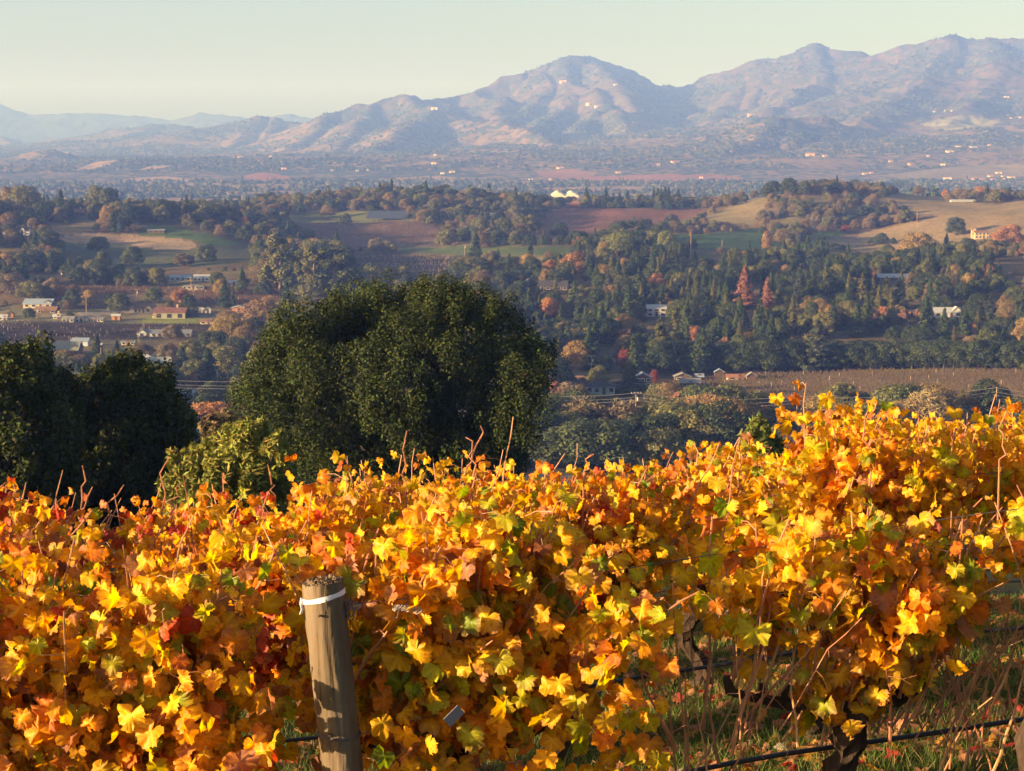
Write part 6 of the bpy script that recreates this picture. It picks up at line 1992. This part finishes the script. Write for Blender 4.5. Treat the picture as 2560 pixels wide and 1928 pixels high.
M_HOSE = plain("black_drip_hose", (0.018, 0.018, 0.020), 0.45, 0.2, 20, 0, 0.4)
M_RUST = plain("rusty_steel_stake", (0.09, 0.045, 0.03), 0.8, 0.4, 25, 0.3)
M_PLAST = plain("grey_plastic_tag", (0.17, 0.165, 0.19), 0.5, 0.1, 8)
ptop = P(806, 1452, 5.9); pbot = P(866, 2000, 5.9)
gz = H1(pbot[0], 5.9)
ax = (ptop - pbot); ax /= np.linalg.norm(ax)
foot = pbot - ax * ((pbot[2] - gz) / ax[2])
pe = empty("wooden_post", tuple(foot)); tag(pe, "weathered round wooden end post with white tape near its top", "post")
Lpost = np.linalg.norm(ptop - foot)
prng = np.random.default_rng(9)
a1 = unit(np.cross(ax, [0, 1, 0])); a2 = np.cross(ax, a1)
nseg, nring = 72, 60
V = []; 
grooves = prng.random(9) * 6.283
for i in range(nring + 1):
    z = -0.3 + (Lpost + 0.3) * i / nring
    for k in range(nseg):
        th = 2 * math.pi * k / nseg
        r = 0.0655 + 0.002 * math.sin(3 * th + z * 2) + 0.0012 * prng.normal()
        for gi, g_ in enumerate(grooves):
            dlt = (th - g_ - 0.12 * math.sin(z * 3 + gi) + math.pi) % (2 * math.pi) - math.pi
            r -= 0.0045 * math.exp(-(dlt / 0.05) ** 2) * (0.4 + 0.6 * math.sin(z * 2.3 + gi * 2) ** 2)
        r -= 0.003 * (i == nring) * prng.random()
        V.append(ax * z + a1 * math.cos(th) * r + a2 * math.sin(th) * r)
Fq = [(i * nseg + k, i * nseg + (k + 1) % nseg, (i + 1) * nseg + (k + 1) % nseg, (i + 1) * nseg + k) for i in range(nring) for k in range(nseg)]
link("post", mk_mesh("post", V, np.array(Fq), M_POSTW), pe)
# splintered top: concentric rings with jagged relief
V = []; nrg = 14
for i in range(nrg + 1):
    for k in range(nseg):
        th = 2 * math.pi * k / nseg
        rr_ = 0.0655 * (i / nrg) * (1.0 if i < nrg else 0.99)
        hz_ = (-0.001 if i == nrg else 0.0045 * prng.normal() - 0.004 * math.cos(14 * i / nrg))
        V.append(ax * (Lpost + hz_) + a1 * math.cos(th) * rr_ + a2 * math.sin(th) * rr_)
Fq = [(i * nseg + k, (i + 1) * nseg + k, (i + 1) * nseg + (k + 1) % nseg, i * nseg + (k + 1) % nseg) for i in range(nrg) for k in range(nseg)]
link("end_grain", mk_mesh("end_grain", V, np.array(Fq), M_ENDG), pe)
def ring_pts(zc, r, tilt=0.0, n=40, a0=0, a1_=2 * math.pi):
    return [ax * (zc + tilt * math.cos(t)) + a1 * math.cos(t) * r + a2 * math.sin(t) * r for t in np.linspace(a0, a1_, n)]
ztape = Lpost - 0.047
sgn = 1 if a1[0] > 0 else -1
tp_ = MB()
n_ = 48; V = []
for t in np.linspace(0, 2 * math.pi, n_, endpoint=False):
    c_ = a1 * math.cos(t) + a2 * math.sin(t)
    zc = ztape + sgn * 0.010 * math.cos(t)
    hw = 0.0075 + 0.001 * math.sin(5 * t)
    V += [ax * (zc - hw) + c_ * 0.0685, ax * (zc + hw) + c_ * 0.0690, ax * (zc + hw) + c_ * 0.066, ax * (zc - hw) + c_ * 0.0655]
T = []
for i in range(n_):
    j = (i + 1) % n_
    for q in range(4):
        T.append((4 * i + q, 4 * j + q, 4 * j + (q + 1) % 4, 4 * i + (q + 1) % 4))
tp_.add(V, T)
lx = -a1 * sgn
tl = [ax * (ztape - .012) + lx * .069 - a2 * 0 + np.array([0, -.01, 0])]
q0 = ax * (ztape - .004) + lx * .0695 + np.array([0, -.012, 0])
for dz, dx, dy in ((0, 0, 0), (-.015, -.003, -.004), (-.032, .001, -.006), (-.046, -.005, -.004)):
    pass
V = []
for dz, dx in ((0.008, 0.0), (-.014, -.002), (-.030, .002), (-.046, -.004)):
    for w_ in (-.006, .006):
        V += [q0 + np.array([dx + w_ * .6, -.008 + w_ * .5, dz]), q0 + np.array([dx + w_ * .6 + .0012, -.0095 + w_ * .5, dz])]
T = []
for i in range(3):
    b_ = 4 * i
    T += [(b_, b_ + 2, b_ + 6, b_ + 4), (b_ + 1, b_ + 5, b_ + 7, b_ + 3), (b_, b_ + 4, b_ + 5, b_ + 1), (b_ + 2, b_ + 3, b_ + 7, b_ + 6)]
tp_.add(V, T)
tp_.build("tape", M_TAPE, pe)
st = MB()
zl = Lpost - (P(0, 1838, 5.9)[2] - ptop[2]) * -1
zl = Lpost + (P(806, 1838, 5.9)[2] - ptop[2])
for q in range(3): st.tube(ring_pts(zl + .004 * q, .0675 + .001 * q, 0.012 * sgn * -1), .0016, 5, cap=False)
st.build("wire_binding", M_STEEL, pe)
nl = MB()
fr = unit(np.array([0.0, -1.0, 0.0]))
for (pz, pxo) in ((Lpost - .095, -.012), (zl + .022, -.022)):
    c0 = ax * pz + a1 * sgn * pxo + fr * 0.062
    nl.tube([c0, c0 + fr * .012], [.003, .0045], 8)
nl.build("nail", M_RUST, pe)
# coils and knots of wire tied to the post
def wpath(*pts): return [np.array(p) for p in pts]
wz = ptop + np.array([0.078, 0.0, -0.075])
cz_ = MB()
for q in range(7):
    n_ = 22; ph = prng.random() * 6
    cz_.tube([foot * 0 + wz + np.array([0.012 * math.sin(t + ph) + 0.01 * q * .4 - .01, 0.02 * math.cos(t * 1.1 + ph), 0.03 * math.sin(t + q) - .004 * q]) for t in np.linspace(0, 6.0, n_)], .0016, 4, cap=False)
tag(cz_.build("wire_coil", M_STEEL), "tangle of dark wire hanging on the right side of the post top", "wire")
M_KNOT = plain("pale_wire_ties", (0.30, 0.27, 0.24), 0.5, 0.2, 40)
# row wires
for row in range(5):
    for wi, hgt_ in enumerate((1.22, 0.86)):
        m = MB(); pts = []
        ts = np.linspace(0.0 if row == 0 else -3.6, 5.2 + row * .9, 34)
        for t in ts:
            x_, y_ = rowpt(row, t, -0.02); pts.append((x_, y_, H1(x_, y_) + hgt_ + 0.008 * math.sin(t * 3)))
        if row == 0:
            pz = ptop + np.array([0.066, 0.0, -0.078]) if wi == 0 else foot + ax * zl + np.array([.066, 0, .0])
            pts = [tuple(pz)] + [tuple(np.array(pz) + (np.array(p_) - np.array(pz)) * 1.0) for p_ in pts[4:]]
        m.tube(pts, 0.0016, 4, cap=False)
        tag(m.build("trellis_wire", M_STEEL), "%s trellis wire of the %s" % (("upper", "lower")[wi], ROWN[row]), "wire", "trellis wires")
k_ = MB()
for (cx_, zz_, nn) in ((0.105, -.082, 3), (0.235, -.088, 5), (0.275, -.092, 4), (0.31, -.10, 3)):
    for q in range(nn):
        c0 = ptop + np.array([cx_ + .008 * prng.normal(), -.004 + .05 * cx_, zz_ + .004 * prng.normal()])
        k_.tube([c0 + np.array([.011 * math.cos(t + q) * (1 + .3 * q / 5), .006 * math.sin(t), .008 * math.sin(t * 1.3 + q)]) for t in np.linspace(0, 6.2, 14)], .0018, 4, cap=False)
k_.tube([ptop + np.array([.19, 0, -.115]), ptop + np.array([.215, 0, -.125]), ptop + np.array([.235, 0, -.118]), ptop + np.array([.24, 0, -.09])], .0015, 4)
tag(k_.build("wire_ties", M_KNOT), "pale twisted ties knotted on the top wire beside the post", "wire ties")
# drip hoses
for row in range(-1, 4):
    m = MB(); pts = []
    t0_, t1_ = (1.6, 3.4) if row < 0 else (-3.6, 6.5)
    for t in np.linspace(t0_, t1_, 50):
        x_, y_ = rowpt(row if row >= 0 else -0.72, t, 0.05); pts.append((x_, y_, H1(x_, y_) + 0.46 - 0.012 * math.sin(t * 2.3) ** 2))
    m.tube(pts, 0.0095, 7, cap=False)
    tag(m.build("drip_hose", M_HOSE), "black drip hose " + ("running to the trunk in the lower right corner" if row < 0 else "under the vines of the %s" % ROWN[row]), "hose", "drip hoses")
# steel stakes along the rows
for row, ts in ((1, (-2.6, 0.4)), (2, (-3.0, 0.5, 4.0)), (3, (-2.2, 1.6, 5.0))):
    for i, t in enumerate(ts):
        x_, y_ = rowpt(row, t, 0.03); g_ = H1(x_, y_)
        m = MB(); m.box((x_, y_, g_ + .58), (.012, .032, 1.36), ROWA); m.box((x_, y_ - .012, g_ + .58), (.036, .006, 1.36), ROWA)
        tag(m.build("steel_stake", M_RUST), "rusty steel stake in the %s, %s from the left" % (ROWN[row], ORD[i]), "stake", "steel stakes of the trellis")
# plastic tag hung in the leaves
tg = MB(); c0 = P(1135, 1790, 5.75)
tg.box(tuple(c0), (0.062, 0.003, 0.036), 0.25, None, 0.3)
tgo = tg.mesh("plastic_tag", M_PLAST)
tgm = link("plastic_tag", tgo); tag(tgm, "grey plastic tag wired low in the vine right of the post", "tag")
tgm.data.transform(Matrix.Translation(Vector(c0)) @ Matrix.Rotation(-0.75, 4, 'Y') @ Matrix.Translation(-Vector(c0)))
# lone old trunk at the right edge, belonging to a row that starts beside us
x_, y_ = P(2590, 1900, 5.45)[0], 5.45
g_ = H1(x_, y_)
e = empty("grapevine", (x_, y_, g_)); tag(e, "thick blackened vine trunk in the lower right corner, without leaves", "grapevine")
m = MB(); zt = P(2590, 1765, 5.45)[2] - g_
m.tube([(0, 0, -.2), (-.01, 0, zt * .3), (.01, 0, zt * .6), (-.012, 0, zt * .85), (.01, 0, zt)], [.06, .05, .044, .05, .03], 14, jit=.6, rng=prng)
m.tube([(0, 0, zt * .9), (.1, .03, zt * .98), (.25, .06, zt + .02)], [.045, .035, .03], 9, jit=.5, rng=prng)
m.build("trunk", M_VTRUNK, e)
m = MB(); m.tube([(.12, .03, zt), (.14, .05, zt + .2), (.2, .06, zt + .5)], [.006, .005, .004], 5); m.build("cane", M_CANE, e)

# ---- ground cover: grass blades and fallen leaves
gr = np.random.default_rng(8)
def near_pts(n, ymin=5.2, ymax=15):
    Y_ = ymin + (ymax - ymin) * gr.random(n) ** 1.5
    X_ = (gr.random(n) * 2 - 1) * (0.40 * Y_ + .6)
    return X_, Y_
X_, Y_ = near_pts(230000, 4.6, 19)
pn = fbm(X_ * 1.6, Y_ * 1.6, 3, 600)
ok = pn > -0.9
X_, Y_ = X_[ok], Y_[ok]
Z_ = height(X_, Y_)
n = len(X_)
a = gr.random(n) * 6.283; hh_ = 0.03 + 0.06 * gr.random(n) * (1 + np.clip(pn[ok], 0, 1)); w_ = 0.0035
bend = gr.normal(size=(n, 2)) * hh_[:, None] * 0.55
V = np.stack([np.c_[X_ - w_ * np.cos(a), Y_ - w_ * np.sin(a), Z_ - .01], np.c_[X_ + w_ * np.cos(a), Y_ + w_ * np.sin(a), Z_ - .01], np.c_[X_ + bend[:, 0], Y_ + bend[:, 1], Z_ + hh_]], 1).reshape(-1, 3)
gc_ = jcol(n, gr, .6, 1.4, 3, .12) * (np.array((0.065, 0.115, 0.018)) + np.repeat((gr.random(n) < .25)[:, None], 3, 0) * np.array((0.14, 0.05, 0.045)))
M_GRASS = foliage_mat("grass_blades", 0.4, False, 0.0, 0.5, 0.2)
tag(link("grass", mk_mesh("grass", V, np.arange(3 * n).reshape(n, 3), M_GRASS, gc_)), "short bright green grass growing between the vine rows", "grass", kind="stuff")
X_, Y_ = near_pts(12000, 4.6, 16)
n = len(X_)
# leaves gather in drifts under the rows
rowc = ((np.c_[X_, Y_] - R0) @ RN) / 2.2
drift = np.abs(rowc - np.round(rowc))
ok = gr.random(n) < np.clip(1.15 - 2.0 * drift, .22, 1)
X_, Y_ = X_[ok], Y_[ok]; n = len(X_)
Z_ = height(X_, Y_) + 0.02 + 0.03 * gr.random(n)
pk = gr.random(n)
c = np.where(pk[:, None] < .6, np.array((0.50, 0.24, 0.13))[None], np.where(pk[:, None] < .8, np.array((0.58, 0.30, 0.06))[None], np.where(pk[:, None] < .9, np.array((0.40, 0.05, 0.04))[None], np.array((0.30, 0.16, 0.09))[None])))
c = c * (0.7 + .6 * gr.random((n, 1)))
me = leaves_mesh("fallen_leaves", np.c_[X_, Y_, Z_], np.c_[gr.normal(size=(n, 2)) * .45, np.ones(n)], gr.normal(size=(n, 3)) * [1, 1, .1], 0.048 + .04 * gr.random(n), c, c * .8, gr, 1)
tag(link("fallen_leaves", me), "dry tan and red vine leaves lying on the grass under the rows", "leaves", kind="stuff")
# stones under the near vines
M_STONE = plain("pale_field_stone", (0.30, 0.24, 0.18), 0.9, 0.3, 14, 0.4)
for i, (sx, sy, sd, ss) in enumerate(((1715, 1915, 8.3, .06), (1960, 1880, 8.6, .05), (1180, 1905, 9.2, .05), (2080, 1900, 8.2, .045))):
    p_ = P(sx, sy, sd); g_ = H1(p_[0], sd)
    bm_ = MB()
    u_ = np.linspace(0, math.pi, 7); v_ = np.linspace(0, 2 * math.pi, 11)[:-1]
    VV = [np.array([math.sin(a_) * math.cos(b_), math.sin(a_) * math.sin(b_) * .8, math.cos(a_) * .6]) * ss * (1 + .18 * prng.normal()) for a_ in u_ for b_ in v_]
    TT = [(r_ * 10 + q_, (r_ + 1) * 10 + q_, (r_ + 1) * 10 + (q_ + 1) % 10, r_ * 10 + (q_ + 1) % 10) for r_ in range(6) for q_ in range(10)]
    bm_.add(VV, TT)
    so_ = bm_.build("stone", M_STONE, None, True, (p_[0], sd, g_ + ss * .3))
    tag(so_, "pale field stone on the grass, %s from the left" % ORD[{2: 0, 0: 1, 1: 2, 3: 3}[i]], "stone", "stones under the vines")
# ---------------------------------------------------------------- haze
hz = MB()
hz.box((0, 6950, 145), (40000, 14500, 620))
hm = bpy.data.materials.new("haze")
hm.use_nodes = True
hn = hm.node_tree
hn.nodes.remove(hn.nodes["Principled BSDF"])
pv = hn.nodes.new("ShaderNodeVolumePrincipled")
pv.inputs["Color"].default_value = (0.158, 0.29, 1.0, 1)
pv.inputs["Density"].default_value = 1.55e-4
pv.inputs["Absorption Color"].default_value = (1, 1, 1, 1)
pv.inputs["Anisotropy"].default_value = 0.0
hn.links.new(pv.outputs[0], hn.nodes["Material Output"].inputs["Volume"])
tag(hz.build("haze", hm), kind="stuff")
